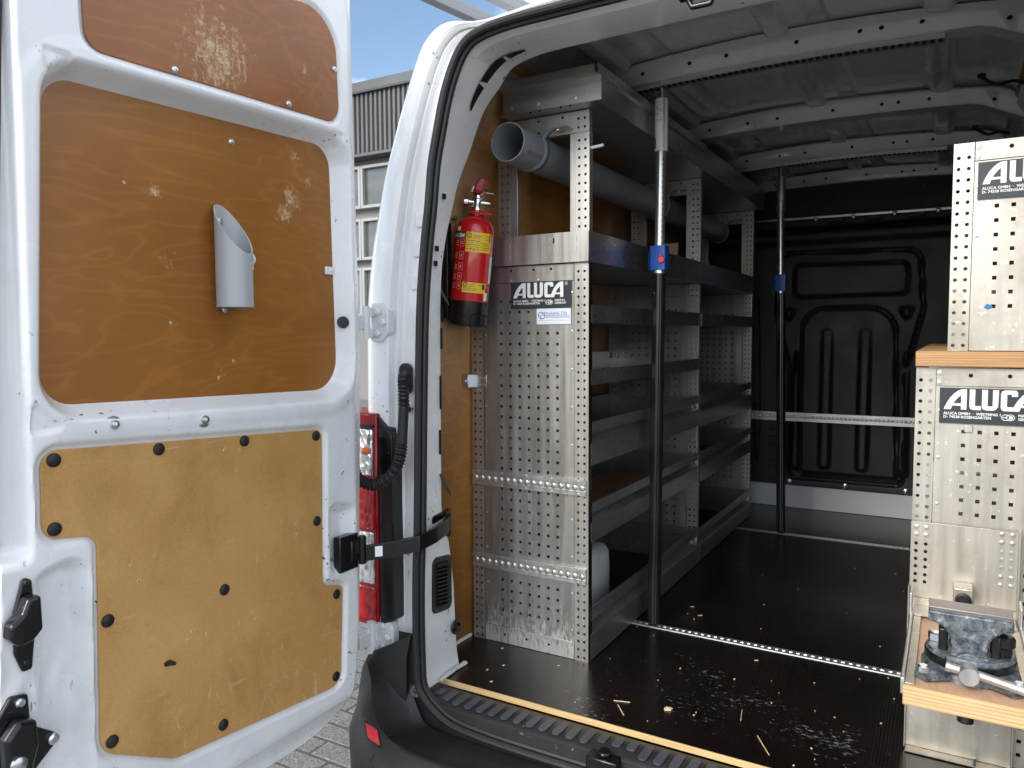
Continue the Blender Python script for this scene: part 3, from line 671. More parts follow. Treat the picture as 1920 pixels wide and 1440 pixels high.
# corner/step parting line, screw recess and red reflector
mk('parting_line', MB().tube([(-.742, -.115, -.0835), (-.755, -.18, -.0765), (-.765, -.232, -.0585), (-.800, -.266, -.120), (-.79, -.262, -.30)], .0028, 6), 'dark_hole', bmp)
rq = [Vector(p) for p in ((-.8650, -.2108, -.0585), (-.8085, -.2272, -.0560), (-.7793, -.2495, -.0843), (-.8350, -.2360, -.0828))]; rn = Vector((-.2, -.82, .5)).normalized(); rc = sum(rq, Vector())/4
mk('reflector_frame', MB().prism([rc+(p-rc)*1.22+rn*.0015 for p in rq], -rn*.012), 'dark_hole', bmp, .004)
mk('reflector', MB().prism([rc+(p-rc)*.98+rn*.0035 for p in rq], -rn*.012), 'red_plastic', bmp, .003)
mk('screw_cup', MB().lathe([(.017, 0), (.015, -.006), (.009, -.006), (.006, .004), (.004, .005)], (-.770, -.108, .01), (.35, -1, .3), 16), 'black_gloss', bmp)

# tail lamp on the corner
def lampseg(z0, z1, x0, x1, y, name, mat, par, bev=.004, d=.05):
    return mk(name, MB().prism([(p[0], y, p[1]) for p in rpoly([(x0, z0), (x1, z0), (x1, z1), (x0, z1)], .006, 3)], (0, d, 0)), mat, par, bev)
lamp = mk('tail_lamp', MB().prism([(-1.06, -.100, .165), (-.908, -.100, .160), (-.904, -.100, .778), (-1.06, -.100, .785)], (0, .11, 0)), 'lens_frame', van, .006)
lampseg(.600, .735, -1.04, -.918, -.106, 'clear_lens', 'lens_clear', lamp)
lampseg(.445, .592, -1.04, -.914, -.106, 'red_lens', 'lens_red', lamp)
lampseg(.285, .437, -1.04, -.918, -.106, 'clear_lens', 'lens_clear', lamp)
lampseg(.178, .278, -1.04, -.914, -.106, 'red_lens', 'lens_red', lamp)
mk('bulb', MB().lathe([(.002, 0), (.011, .004), (.013, .012), (.009, .02), (.002, .024)], (-.940, -.106, .66), (0, 0, 1), 14), 'bulb_orange', lamp)
mk('dark_band', MB().box(-1.04, -.910, -.1075, -.10, .738, .748), 'black_gloss', lamp)
mk('lamp_trim', MB().prism([(a, -.094, b) for a, b in rpoly([(-.9065, .168), (-.856, .186), (-.853, .715), (-.9025, .772)], [.003, .01, .02, .003], 4)], (0, .09, 0)), 'trim_black', lamp, .005)

# door hinges
for z in (1.036, .136):
    h = mk('door_hinge', MB().prism([(a, -.092, b) for a, b in rpoly([(-.925, z-.055), (-.885, z-.055), (-.862, z-.028), (-.862, z+.028), (-.885, z+.055), (-.925, z+.055)], .012, 4)], (0, .03, 0)), 'grey_white_paint', van, .003)
    for a, b in ((-.896, .03), (-.878, 0), (-.896, -.03)): mk('hinge_bolt', MB().lathe([(.011, 0), (.011, .007), (.007, .010)], (a, -.092, z+b), (0, -1, 0), 6), 'grey_white_paint', h)
    mk('hinge_knuckle', MB().tube([(-.922, -.115, z-.045), (-.922, -.115, z+.045)], .013, 12).box(-.935, -.905, -.112, -.09, z+.018, z+.04).box(-.935, -.905, -.112, -.09, z-.04, z-.018), 'grey_white_paint', h)
    mk('hinge_leaf', MB().box(-.935, -.915, -.17, -.118, z-.02, z+.02), 'grey_white_paint', h, .003)
# wiring bellows into the door
cup = mk('cable_grommet', MB().prism([(a, -.056, b) for a, b in rpoly([(-.845, .838), (-.804, .834), (-.804, .922), (-.845, .922)], .0195, 6)], (0, -.014, 0)), 'rubber', van, .003)
path = smooth_path([(-.824, -.060, .888), (-.812, -.088, .884), (-.801, -.104, .852), (-.802, -.104, .80), (-.805, -.106, .74), (-.808, -.108, .69), (-.815, -.112, .65), (-.835, -.12, .615), (-.865, -.13, .592), (-.895, -.14, .585), (-.925, -.15, .60), (-.940, -.16, .64), (-.946, -.17, .70)], 16)
rr = []
L = 0
for i, p in enumerate(path):
    if i: L += (p-path[i-1]).length
    r_ = .0150+.0026*math.sin(L*2*math.pi/.0090)
    if .735 > p.z > .655 and p.x > -.82: pass
    if .805 > p.z > .70 and p.x > -.82: r_ = .0145
    rr.append(r_)
mk('cable_bellows', MB().tube(path, rr, 12), 'rubber', cup)
mk('grommet_stud', MB().lathe([(.010, 0), (.010, .008), (.006, .011)], (-.824, -.056, .792), (0, -1, 0), 12).tube([(-.80, -.10, .815), (-.783, -.104, .808)], .0025, 6), 'rubber', cup)
# check strap between door and pillar
mb = MB(); pth = [Vector(p) for p in ((-.868, -.212, .412), (-.800, -.165, .423), (-.742, -.122, .436), (-.733, -.06, .446), (-.738, .0, .455), (-.748, .030, .460), (-.764, .048, .462))]
A, B = [], []
for i, p in enumerate(pth):
    t = (pth[min(i+1, 6)]-pth[max(i-1, 0)]).normalized(); n = Vector((t.y, -t.x, 0)).normalized(); h = .021 if i < 5 else .018
    A.append([p+n*.006+Vector((0, 0, -h)), p+n*.006+Vector((0, 0, h))]); B.append([p-n*.006+Vector((0, 0, h)), p-n*.006+Vector((0, 0, -h))])
ring = [a+b+[a[0]] for a, b in zip(A, B)]
strap = mk('check_strap', mb.grid(ring), 'black_gloss', van, .002)
mk('strap_label', MB().obox((-.829, -.185, .419), (.0082, .0057, .001), (0, 0, .014), (.0042, -.0058, 0)), 'sticker_white', strap)
mk('strap_pivot', MB().tube([(-.766, .05, .412), (-.766, .05, .492)], .008, 10).box(-.775, -.758, .03, .055, .478, .49).prism([(-.772, a, b) for a, b in rpoly([(-.03, .462), (.035, .472), (.03, .492), (-.028, .485)], .008, 4)], (.008, 0, 0)), 'black_gloss', strap, .002)
mk('door_pivot', MB().tube([(-.864, -.212, .385), (-.864, -.212, .462)], .011, 12).box(-.90, -.862, -.255, -.205, .40, .455).box(-.90, -.875, -.285, -.215, .375, .47), 'black_gloss', strap, .003)

# ================================================================== open rear door
DX = -.88
def yl(z): return -1.036-(1.56-z)*.056
_zr = [-.042, -.040, -.035, -.02, .0, .05, .10, .17, .30, .46, .75, 1.18, 1.87, 1.95]; _yr = [-.44, -.40, -.35, -.295, -.258, -.236, -.226, -.217, -.200, -.191, -.172, -.172, -.188, -.19]
NZ, NY = 430, 210
zs = np.concatenate([np.linspace(-.042, .10, 60), np.linspace(.10, 1.95, NZ-60+1)[1:]]); uu = np.linspace(0, 1, NY)
Yg = np.array([[yl(z)+(float(np.interp(z, _zr, _yr))-yl(z))*u for u in uu] for z in zs]); Zg = np.repeat(zs[:, None], NY, 1)
d = np.zeros(Yg.shape)
mid_open = rpoly([(-.990, 1.497), (-.215, 1.520), (-.200, .828), (-1.022, .848)], [.085, .085, .11, .085], 8)
low_raw = [(-1.016, .800), (-.331, .762), (-.340, .360), (-.266, .338), (-.281, .076), (-.35, .080), (-.775, .118), (-.931, .208), (-.921, .628), (-1.019, .642)]
low_poly = rpoly(low_raw, [.03, .022, .025, .018, .035, .02, .06, .05, .03, .03], 6)
top_poly = rpoly([(-.906, 1.524), (-.247, 1.543), (-.256, 1.825), (-.91, 1.70)], [.035, .045, .10, .06], 8)
d += .056*lin(0, -.034, sdf(mid_open, Yg, Zg)) - .004*ss(.03, .004, np.abs(sdf(mid_open, Yg, Zg)-.012))
sl_ = sdf(low_poly, Yg, Zg); d += .012*lin(.014, .004, sl_)
st_ = sdf(top_poly, Yg, Zg); d += .010*ss(.012, .002, st_)
d += .028*ss(-1.028-(1.03-Zg)*.012, -1.050-(1.03-Zg)*.02, Yg)*ss(.60, .64, Zg)
d += .020*ss(-.225, -.165, Yg)
tro = rpoly([(-1.040, .585), (-.938, .612), (-.950, -.02), (-1.05, -.02)], [.03, .04, .02, .02], 6); d += .034*lin(.0, -.026, sdf(tro, Yg, Zg))
poc = rpoly([(-.322, .575), (-.215, .55), (-.225, .37), (-.315, .375)], .03, 5); d += .032*lin(0, -.030, sdf(poc, Yg, Zg))
for tri in ([(-.985, 1.506), (-.922, 1.502), (-.983, 1.450)], [(-.298, 1.519), (-.240, 1.520), (-.236, 1.466)], [(-1.030, .892), (-.970, .834), (-1.033, .830)]):
    s_ = sdf(rpoly(tri, .008, 4), Yg, Zg); d += .006*lin(.002, -.004, s_)
d += .022*ss(.045, -.03, Zg)*ss(-.95, -.90, Yg) + .006*ss(.004, -.004, Zg-.02)
# dents in the trough
d += .0015*np.sin(Yg*130+np.sin(Zg*40)*2)*ss(-.93, -.96, Yg)*ss(.6, .5, Zg)
rowsP = []
for i in range(len(zs)):
    r = [(DX-d[i, j], Yg[i, j], Zg[i, j]) for j in range(NY)]
    a, b = r[0], r[-1]
    rowsP.append([(DX-.085, a[1]+.004, a[2]), (DX-.06, a[1]-.004, a[2]), (a[0]-.012, a[1]-.006, a[2])]+r+[(b[0]-.010, b[1]+.008, b[2]), (DX-.045, b[1]+.012, b[2]), (DX-.085, b[1]+.006, b[2])])
bot = [(DX-.085, p[1], p[2]-.002) for p in rowsP[0]]; bot1 = [(p[0]-.010, p[1], p[2]-.006) for p in rowsP[0]]
door = mk('rear_door', MB().grid([bot, bot1]+rowsP), 'white_paint', van, smooth=60, fix=False); door['label'] = 'open white rear door lined with plywood and hardboard panels'
mk('door_skin', MB().box(DX-.096, DX-.086, -1.10, -.18, -.05, 1.95), 'white_paint', door, .004)
mk('edge_seal', MB().tube([(DX-.02, yl(z)-.008, z) for z in np.linspace(0, 1.95, 12)], .008, 8), 'rubber', door)
def plate(name, poly, x, th, mat, ed=None):
    return mk(name, MB().prism([(x, a, b) for a, b in poly], (th, 0, 0)), mat, door, .0012, 30)
plate('plywood_panel', rpoly([(-.975, 1.475), (-.232, 1.498), (-.217, .848), (-1.005, .867)], [.085, .085, .11, .085], 10), DX-.0535, .006, 'door_plywood_middle')
plate('hardboard_panel', low_poly, DX-.011, .0055, 'hardboard')
plate('plywood_panel', top_poly, DX-.009, .0055, 'door_plywood_upper')
plug = proto('panel_plug', MB().lathe([(.0128, 0), (.0122, .003), (.009, .0052), (.003, .006)], (0, 0, 0), (1, 0, 0), 18), 'rubber')
for y, z in [(-.994, .781), (-.788, .773), (-.575, .763), (-.353, .748), (-.998, .657), (-.356, .531), (-.641, .439), (-.908, .459), (-.291, .322), (-.300, .103), (-.909, .221), (-.655, .136)]: put('panel_plug', plug, (DX-.0055, y, z), door)
scr = proto('panel_screw', MB().lathe([(.0078, 0), (.0075, .002), (.005, .0045), (.0022, .005), (.002, .003)], (0, 0, 0), (1, 0, 0), 14), 'zinc')
for y, z in [(-.723, 1.539), (-.262, 1.676), (-.419, 1.549)]: put('panel_screw', scr, (DX-.0035, y, z), door)
put('panel_screw', scr, (DX-.0475, -.552, 1.438), door)
wsh = proto('washer_bolt', MB().lathe([(.0165, 0), (.0165, .002), (.009, .0022), (.009, .007), (.0055, .0072), (.005, .014), (.002, .015)], (0, 0, 0), (1, 0, 0), 18), 'zinc')
for y, z in ((-.885, .834), (-.685, .823)): put('washer_bolt', wsh, (DX+.0005, y, z), door)
# screw holes and dowel scars in the boards
hole = proto('screw_hole', MB().lathe([(.0042, 0), (.0042, .0006), (.0016, .0008)], (0, 0, 0), (1, 0, 0), 10), 'wood_chip'); hole2 = proto('hole_core', MB().lathe([(.0016, 0), (.0016, .0004)], (0, 0, 0), (1, 0, 0), 8), 'dark_hole')
for y, z in [(-.806, .558), (-.857, .553), (-.842, .517), (-.564, .362), (-.556, .345), (-.602, .350), (-.726, .375), (-.690, .357), (-.737, .359), (-.472, .556), (-.425, .541), (-.425, .514), (-.63, .75), (-.59, .745), (-.60, .70)]:
    h_ = put('screw_hole', hole, (DX-.0054, y, z), door, None, (1, .8, .8))
    o2 = bpy.data.objects.new('hole_core', hole2); COL.objects.link(o2); o2.parent = door; o2.location = Vector((DX-.0045, y, z))-wloc(door)
for y, z in [(-.564, .943), (-.605, .908), (-.813, 1.304), (-.721, 1.029)]:
    put('screw_hole', hole, (DX-.0474, y, z), door, None, (1, .8, .8)); put('hole_core', hole2, (DX-.0466, y, z), door)
mk('wire_stub', MB().tube([(DX-.006, -.79, .327), (DX+.004, -.786, .331), (DX+.008, -.776, .326)], [.005, .006, .003], 7), 'rubber', door)
# pale plastic clip and drain hole on the return
mk('cable_clip', MB().box(DX-.046, DX-.040, -.268, -.240, 1.160, 1.180).lathe([(.004, 0), (.003, .003)], (DX-.040, -.25, 1.17), (1, 0, 0), 8), 'sticker_white', door, .001)
mk('drain_plug', MB().lathe([(.016, 0), (.0145, .003), (.003, .004)], (DX-.022, -.228, 1.035), (.75, -.66, 0), 16), 'rubber', door)
# diagonal-cut pipe holder
cx, cy, r_ = DX-.047+.041, -.588, .0395
n = 40; o_, i_, ob, ib = [], [], [], []
for j in range(n):
    t = 2*math.pi*j/n; dx, dy = math.cos(t), math.sin(t)
    zt = 1.240+.022*(-dx)-.012*dy*1.0
    zt = 1.236-.054*dx-.012*dy
    o_.append((cx+dx*r_, cy+dy*r_, zt)); i_.append((cx+dx*(r_-.003), cy+dy*(r_-.003), zt)); ob.append((cx+dx*r_, cy+dy*r_, 1.064)); ib.append((cx+dx*(r_-.003), cy+dy*(r_-.003), 1.064))
mbp = MB(); mbp.add(o_+i_+ob+ib, [(j, (j+1) % n, 2*n+(j+1) % n, 2*n+j) for j in range(n)]+[(n+j, 3*n+j, 3*n+(j+1) % n, n+(j+1) % n) for j in range(n)]+[(j, n+j, n+(j+1) % n, (j+1) % n) for j in range(n)]+[(2*n+j, 2*n+(j+1) % n, 3*n+(j+1) % n, 3*n+j) for j in range(n)])
pipeh = mk('pipe_holder', mbp, 'scoop_grey', door, fix=False)
put('panel_screw', scr, (DX-.042, -.594, 1.255), door); put('panel_screw', scr, (DX-.040, -.59, 1.060), door)
mk('pipe_burr', MB().tube(smooth_path([(cx+.012, cy+.039, 1.185), (cx+.016, cy+.043, 1.172), (cx+.010, cy+.041, 1.16), (cx+.013, cy+.040, 1.15)], 4), .003, 6), 'print_white', door)
# latch handle
mk('latch_plate', MB().prism([(DX+.0005, a, b) for a, b in rpoly([(-1.060, .590), (-1.046, .580), (-1.043, .50), (-1.052, .425), (-1.068, .424), (-1.080, .46), (-1.078, .53)], [.006, .006, .01, .006, .006, .015, .02], 4)], (.008, 0, 0)), 'black_gloss', door, .003)
mk('latch_handle', MB().prism([(DX+.009, a, b) for a, b in rpoly([(-1.068, .558), (-1.047, .560), (-1.046, .50), (-1.062, .485), (-1.085, .480), (-1.100, .498), (-1.097, .520), (-1.078, .535)], [.006, .006, .01, .01, .01, .012, .01, .01], 4)], (.030, 0, 0)), 'black_gloss', door, .008, seg=3)
for y, z in ((-1.055, .578), (-1.062, .44)): mk('latch_screw', MB().lathe([(.0055, 0), (.004, .003)], (DX+.008, y, z), (1, 0, 0), 10), 'rubber', door)
# lower lock
lk = mk('lower_lock', MB().prism([(DX, a, b) for a, b in rpoly([(-1.090, .39), (-1.062, .385), (-1.060, .328), (-1.018, .295), (-1.016, .28), (-1.062, .24), (-1.062, .15), (-1.115, .15), (-1.112, .36)], .006, 3)], (.010, 0, 0)), 'black_gloss', door, .003)
mk('lock_case', MB().prism([(DX+.010, a, b) for a, b in rpoly([(-1.092, .355), (-1.062, .345), (-1.060, .30), (-1.078, .24), (-1.112, .22), (-1.114, .33)], .008, 4)], (.028, 0, 0)), 'black_gloss', door, .008)
for y, z, rr_ in ((-1.078, .376, .008), (-1.026, .288, .010), (-1.097, .285, .013), (-1.10, .25, .010)): mk('lock_bolt', MB().lathe([(rr_, 0), (rr_, .006), (rr_*.6, .009)], (DX+(.010 if z > .286 and y > -1.09 else .038), y, z), (1, 0, 0), 12), 'zinc', door)
mk('lock_rod', MB().tube([(DX+.03, -1.10, .24), (DX+.025, -1.12, .17)], .007, 8), 'zinc', door)

# ================================================================== roof rack
rack = thing('roof_rack', 'aluminium roof bars above the van, against the blue sky', 'roof rack', (0, 1, 1.85))
for (xa, ya, xb, yb) in ((-.83, -.06, -.665, .86), (-.675, .01, -.53, .86)):
    dv = Vector((xb-xa, yb-ya, 0)).normalized(); sd_ = Vector((dv.y, -dv.x, 0)); c = Vector(((xa+xb)/2, (ya+yb)/2, 1.955)); Lh = Vector((xb-xa, yb-ya, 0)).length/2
    mk('rail', MB().obox(c, dv*Lh, sd_*.017, (0, 0, .012)).obox(c+sd_*.014+Vector((0, 0, .016)), dv*Lh, sd_*.0035, (0, 0, .006)).obox(c-sd_*.014+Vector((0, 0, .016)), dv*Lh, sd_*.0035, (0, 0, .006)), 'rack_alu', rack, .001)
mk('cross_bar', MB().box(-.72, .72, .70, .74, 1.925, 1.943), 'rack_alu', rack, .002)
for x in (-.60, .60): mk('foot', MB().box(x-.03, x+.03, .69, .75, 1.83, 1.925), 'black_gloss', rack, .004)

# ================================================================== nameplates
def letters(org, ux, uy, s):
    """the plate lettering from strokes; s = metres per design unit"""
    org, ux, uy = Vector(org), Vector(ux), Vector(uy); nz = ux.cross(uy); mb = MB(); k = [0]
    def P(pts):
        k[0] += 1; mb.add([org+ux*(a*s)+uy*(b*s)+nz*(.00004*k[0]) for a, b in pts], [tuple(range(len(pts)))])
    def strip(a, b):
        k[0] += 1; mb.add([org+ux*(x*s)+uy*(y*s)+nz*(.00004*k[0]) for x, y in a+b], [(i, i+1, len(a)+i+1, len(a)+i) for i in range(len(a)-1)])
    def A(x):
        strip([(275+x, 0), (310+x, 90), (350+x, 165), (400+x, 230), (450+x, 275), (495+x, 297)], [(365+x, 0), (385+x, 60), (418+x, 125), (450+x, 168), (475+x, 195), (495+x, 208)])
        P([(495+x, 0), (565+x, 0), (565+x, 300), (520+x, 300), (495+x, 297)]); P([(383+x, 55), (495+x, 55), (495+x, 90), (398+x, 90)])
    A(0); P([(600, 300), (600, 50), (613, 14), (650, 0), (745, 0), (745, 60), (670, 60), (670, 300)])
    P([(755, 300), (755, 50), (770, 15), (810, 0), (890, 0), (932, 18), (955, 60), (960, 300), (887, 300), (887, 62), (825, 62), (825, 300)])
    P([(1188, 210), (1188, 270), (1165, 300), (1035, 300), (1000, 285), (985, 250), (985, 45), (1000, 12), (1030, 0), (1165, 0), (1165, 60), (1060, 60), (1060, 240), (1115, 240), (1115, 210)]); A(843)
    return mb
def nameplate(x, y, ztop, parent, wid=.208, hgt=.082):
    """dark plate facing -Y; x = its left edge"""
    pl = mk('nameplate', MB().box(x, x+wid, y-.0012, y, ztop-hgt, ztop), 'plate_grey', parent)
    s = wid/1355.; ux, uz = (1, 0, 0), (0, 0, 1); yb = y-.0016; o = (x-220*s, yb, ztop-hgt+.0325)
    mk('lettering', letters(o, ux, uz, s), 'print_white', pl, smooth=0, fix=False)
    t = join(text_mb('ALUCA GMBH  \u00b7  WESTRING 1', .0084, (x+.0085, yb, ztop-hgt+.0205), ux, uz, bold=.00022), text_mb('D- 74538 ROSENGARTEN', .0084, (x+.0085, yb, ztop-hgt+.0125), ux, uz, bold=.00022),
             text_mb('MADE IN', .0084, (x+.153, yb, ztop-hgt+.0205), ux, uz, bold=.00022), text_mb('GERMANY', .0084, (x+.153, yb, ztop-hgt+.0125), ux, uz, bold=.00022), text_mb('\u00ae', .014, (x+.187, yb, ztop-.014), ux, uz))
    mk('small_print', t, 'print_white', pl, smooth=0, fix=False)
    em = MB()
    for cx_, rr_ in ((x+.130, .0065), (x+.139, .0065)): em.tube([(cx_+rr_*math.cos(a)*1.2, yb, ztop-hgt+.018+rr_*math.sin(a)) for a in np.linspace(0, 2*math.pi, 17)[:-1]], .0009, 5, closed=True, up=(0, 1, 0))
    em.box(x+.124, x+.133, yb-.0002, yb, ztop-hgt+.0172, ztop-hgt+.0190); em.lathe([(.004, 0), (.004, .0003)], (x+.140, yb, ztop-hgt+.018), (0, -1, 0), 12)
    mk('test_mark', em, 'print_white', pl, smooth=0)
    return pl
rivet = proto('rivet', MB().lathe([(.0042, 0), (.0038, .0014), (.0015, .002)], (0, 0, 0), (0, -1, 0), 10), 'alu_rail')

# ================================================================== left shelving
sh = thing('shelving_unit', 'tall perforated aluminium shelving unit along the left wall of the cargo bay', 'shelving', (-.64, 1.37, 0))
YF, YM, YB = .312, 1.448, 2.432
def end_frame(y, front):
    pf = lambda u, v, w_: (u, y+w_, v)
    # lower uprights and perforated sheet
    for x0, w_ in ((-.850, .045), (-.482, .046)):
        mk('upright', post_strip(w_, 1.212, lambda u, v, q, x0=x0: (x0+u, y+q, v), side=.024, v_off=.0115), 'alu_post', sh, smooth=0, fix=False)
    us = [-.739+k*.0332 for k in range(7)]; vs_ = [.110+k*.0331 for k in range(31)]
    mk('perforated_panel', perf_plate(-.803, -.484, .055, 1.160, us, vs_, .0042, lambda u, v, q: (u, y+.002+q, v)), 'alu_sheet', sh, smooth=0, fix=False)
    mk('top_strip', MB().box(-.803, -.484, y-.0005, y+.0025, 1.161, 1.211), 'alu_sheet', sh, .0006)
    mk('bottom_strip', MB().box(-.803, -.484, y-.0005, y+.0025, .001, .0545), 'alu_sheet', sh, .0006)
    # upper uprights and cross bar
    for x0, w_, (e0, e1) in ((-.745, .048, (-.6965, -.676)), (-.479, .045, (-.497, -.4795))):
        mk('upright', post_strip(w_, .286, lambda u, v, q, x0=x0: (x0+u, y+q, 1.304+v), side=.024, v_off=.014), 'alu_post', sh, smooth=0, fix=False)
        mk('upright_fold', MB().box(e0, e1, y+.001, y+.022, 1.304, 1.590), 'alu_post', sh, .001)
    mk('cross_bar', MB().box(-.745, -.434, y-.001, y+.02, 1.5905, 1.653), 'alu_post', sh, .001)
    for x, z in ((-.60, 1.605), (-.60, 1.64), (-.52, 1.64), (-.468, 1.605), (-.448, 1.605), (-.468, 1.63), (-.448, 1.63)): put('bolt_hole', hole_me, (x, y-.001, z), sh, None, (.6, 1, .6))
for y, f in ((YF, True), (YM, False), (YB, False)): end_frame(y, f)
for z in [.08+k*.115 for k in range(10)]:
    put('rivet', rivet, (-.797, YF+.002, z), sh); put('rivet', rivet, (-.492, YF+.002, z+.01), sh)
for x in (-.70, -.62, -.56): put('bolt_hole', hole_me, (x, YF-.0006, 1.198), sh, None, (.6, 1, .6))
for x in (-.70, -.605): put('rivet', rivet, (x, YF-.0005, 1.167), sh)
for x in (-.73, -.65, -.57): put('bolt_hole', hole_me, (x, YF-.0006, .030), sh, None, (.6, 1, .6))
nameplate(-.700, YF-.001, 1.162, sh)
mk('post_dark_reflection', MB().box(-.4362, -.4338, YF+.0005, YF+.022, .004, 1.211), 'black_gloss', sh)  # black strip standing in for the dark reflection on the post's side
# dealer sticker under the plate
stk = mk('sticker', MB().box(-.609, -.493, YF-.0022, YF-.0008, 1.031, 1.0785), 'sticker_white', sh)
ux, uz = (1, 0, 0), (0, 0, 1)
mk('sticker_print', join(text_mb('Meubelink Old', .013, (-.584, YF-.0025, 1.0605), ux, uz), text_mb('Bedrijfswageninrichting', .0085, (-.576, YF-.0025, 1.0505), ux, uz), MB().box(-.606, -.497, YF-.0026, YF-.0023, 1.0575, 1.0588), MB().box(-.607, -.494, YF-.0026, YF-.0023, 1.0425, 1.0430),
    MB().tube([(-.594+.008*math.cos(a), YF-.0025, 1.058+.0105*math.sin(a)) for a in np.linspace(.2, 5.2, 16)], .0011, 5, up=(0, 1, 0)), MB().tube([(-.588+.008*math.cos(a), YF-.0025, 1.057+.009*math.sin(a)) for a in np.linspace(3.3, 8.3, 16)], .0011, 5, up=(0, 1, 0))), 'sticker_blue', stk, smooth=0, fix=False)
# ribbed lashing rails across the end panel
def scallop_rail(z0, z1, y):
    mb = MB().box(-.846, -.441, y-.006, y, z0, z1); h = z1-z0
    for a, b in ((0, .22), (.78, 1)): mb.box(-.846, -.441, y-.0085, y-.006, z0+h*a, z0+h*b)
    mb.box(-.846, -.441, y-.010, y-.006, z0+h*.24, z0+h*.28).box(-.846, -.441, y-.010, y-.006, z0+h*.72, z0+h*.76)
    for k in range(17): mb.lathe([(.0105, 0), (.0095, .0025), (.006, .0045), (.002, .005)], (-.834+k*.0238, y-.006, (z0+z1)/2), (0, -1, 0), 10)
    rl = mk('lashing_rail', mb, 'alu_rail', sh, smooth=40)
    for k in range(5):
        put('rivet', rivet, (-.825+k*.09, y-.0085, z0+h*.10), rl); put('rivet', rivet, (-.825+k*.09, y-.0085, z0+h*.90), rl)
scallop_rail(.514, .563, YF-.001); scallop_rail(.243, .290, YF-.001)
# deck pan with folded rim
mk('deck', MB().box(-.846, -.432, .304, 2.445, 1.2145, 1.218), 'alu_tray', sh)
mk('deck_rim', MB().box(-.832, -.4315, .300, .3025, 1.2135, 1.303), 'alu_sheet', sh, .0006)
mk('deck_rim', MB().box(-.4335, -.431, .3028, 1.440, 1.2135, 1.303), 'alu_front', sh, .0006)
mk('deck_rim', MB().box(-.4335, -.431, 1.4408, 2.445, 1.2135, 1.303), 'alu_front', sh, .0006)
mk('deck_rim', MB().box(-.83, -.4335, 2.442, 2.445, 1.2135, 1.303), 'alu_sheet', sh)
slotm = proto('rim_slot', MB().box(-.0022, .0022, -.0008, 0, -.008, .008), 'zinc'); slotd = proto('rim_slot', MB().box(-.0022, .0022, -.0008, 0, -.008, .008), 'dark_hole')
for x, z, m_ in ((-.70, 1.268, slotm), (-.70, 1.240, slotm), (-.545, 1.280, slotd), (-.545, 1.250, slotm), (-.468, 1.283, slotm), (-.468, 1.253, slotm)): put('rim_slot', m_, (x, .300, z), sh)
# roof tray
tr = MB().box(-.700, -.386, .252, 2.455, 1.655, 1.658)
mk('roof_tray', tr, 'alu_tray', sh)
mk('tray_wall', MB().sheet([(-.690, .250, 1.6545), (-.690, .250, 1.722), (-.705, .240, 1.728), (-.705, .240, 1.752), (-.703, .252, 1.752)], (.320, 0, 0)), 'alu_tray', sh)
mk('tray_wall', MB().sheet([(-.3845, .250, 1.6545), (-.3845, .250, 1.722), (-.377, .240, 1.728), (-.377, .240, 1.754), (-.3845, .262, 1.754)], (0, 1.09, 0)), 'alu_front', sh)
mk('tray_wall', MB().sheet([(-.3845, 1.341, 1.6545), (-.3845, 1.341, 1.752)], (0, 1.115, 0)), 'alu_front', sh)
for x in (-.66, -.57, -.45): put('rivet', rivet, (x, .250, 1.672), sh, None, (1.5, 1, 1.5))
for x in (-.60, -.57, -.50, -.47): put('bolt_hole', hole_me, (x, .258, 1.6545), sh, (R(90), 0, R(35)), (.5, 1, 1.3))
# shelves
def shelf(y0, y1, z0, z1, back=True):
    mb = MB().sheet([(-.438, y0, z1-.001), (-.434, y0, z1), (-.434, y0, z0), (-.842, y0, z0+.002)], (0, y1-y0, 0))
    s_ = mk('shelf', mb, 'alu_front', sh, solid=.002, smooth=0)
    mk('shelf_side', MB().box(-.8385, -.436, y1-.003, y1, z0+.003, z1-.002), 'alu_tray', s_); mk('shelf_side', MB().box(-.8385, -.436, y0, y0+.003, z0+.003, z1-.002), 'alu_tray', s_); mk('shelf_back', MB().box(-.842, -.839, y0+.003, y1-.003, z0+.003, z1+.03), 'alu_tray', s_)
    put('rivet', rivet, (-.45, y1-.003, z1-.012), s_)
def trough(y0, y1, z0, z1, mat='galvanised'):
    h = z1-z0; f = lambda t: z0+h*t
    mb = MB().sheet([(-.440, y0, z1), (-.4345, y0, z1+.001), (-.4345, y0, f(.76)), (-.456, y0, f(.72)), (-.456, y0, f(.64)), (-.434, y0, f(.50)), (-.433, y0, f(.47)), (-.433, y0, z0), (-.445, y0, z0), (-.842, y0, z0+.004), (-.842, y0, z1-.005)], (0, y1-y0, 0))
    s_ = mk('trough_shelf', mb, mat, sh, solid=.0018, smooth=0)
    mk('shelf_side', MB().box(-.840, -.4575, y1-.003, y1, z0+.006, z1-.004), mat, s_); mk('shelf_side', MB().box(-.840, -.4575, y0, y0+.003, z0+.006, z1-.004), mat, s_)
    mk('shelf_mat', MB().box(-.835, -.460, y0+.005, y1-.005, z0+.006, z0+.010), 'plank_wood' if z0 > .3 else 'rubber', s_)
    put('rivet', rivet, (-.4475, y1-.03, f(.66)), s_, (0, 0, R(90)), (1.5, 1.5, 1.5))
b1 = (YF+.016, YM-.012); b2 = (YM+.03, YB-.012)
shelf(*b1, 1.035, 1.086); shelf(*b2, 1.035, 1.086); shelf(*b1, .848, .893)
trough(*b1, .605, .735); trough(*b2, .598, .735); trough(*b1, .370, .487); trough(*b2, .358, .487); trough(*b1, .004, .163); trough(*b2, .004, .150)
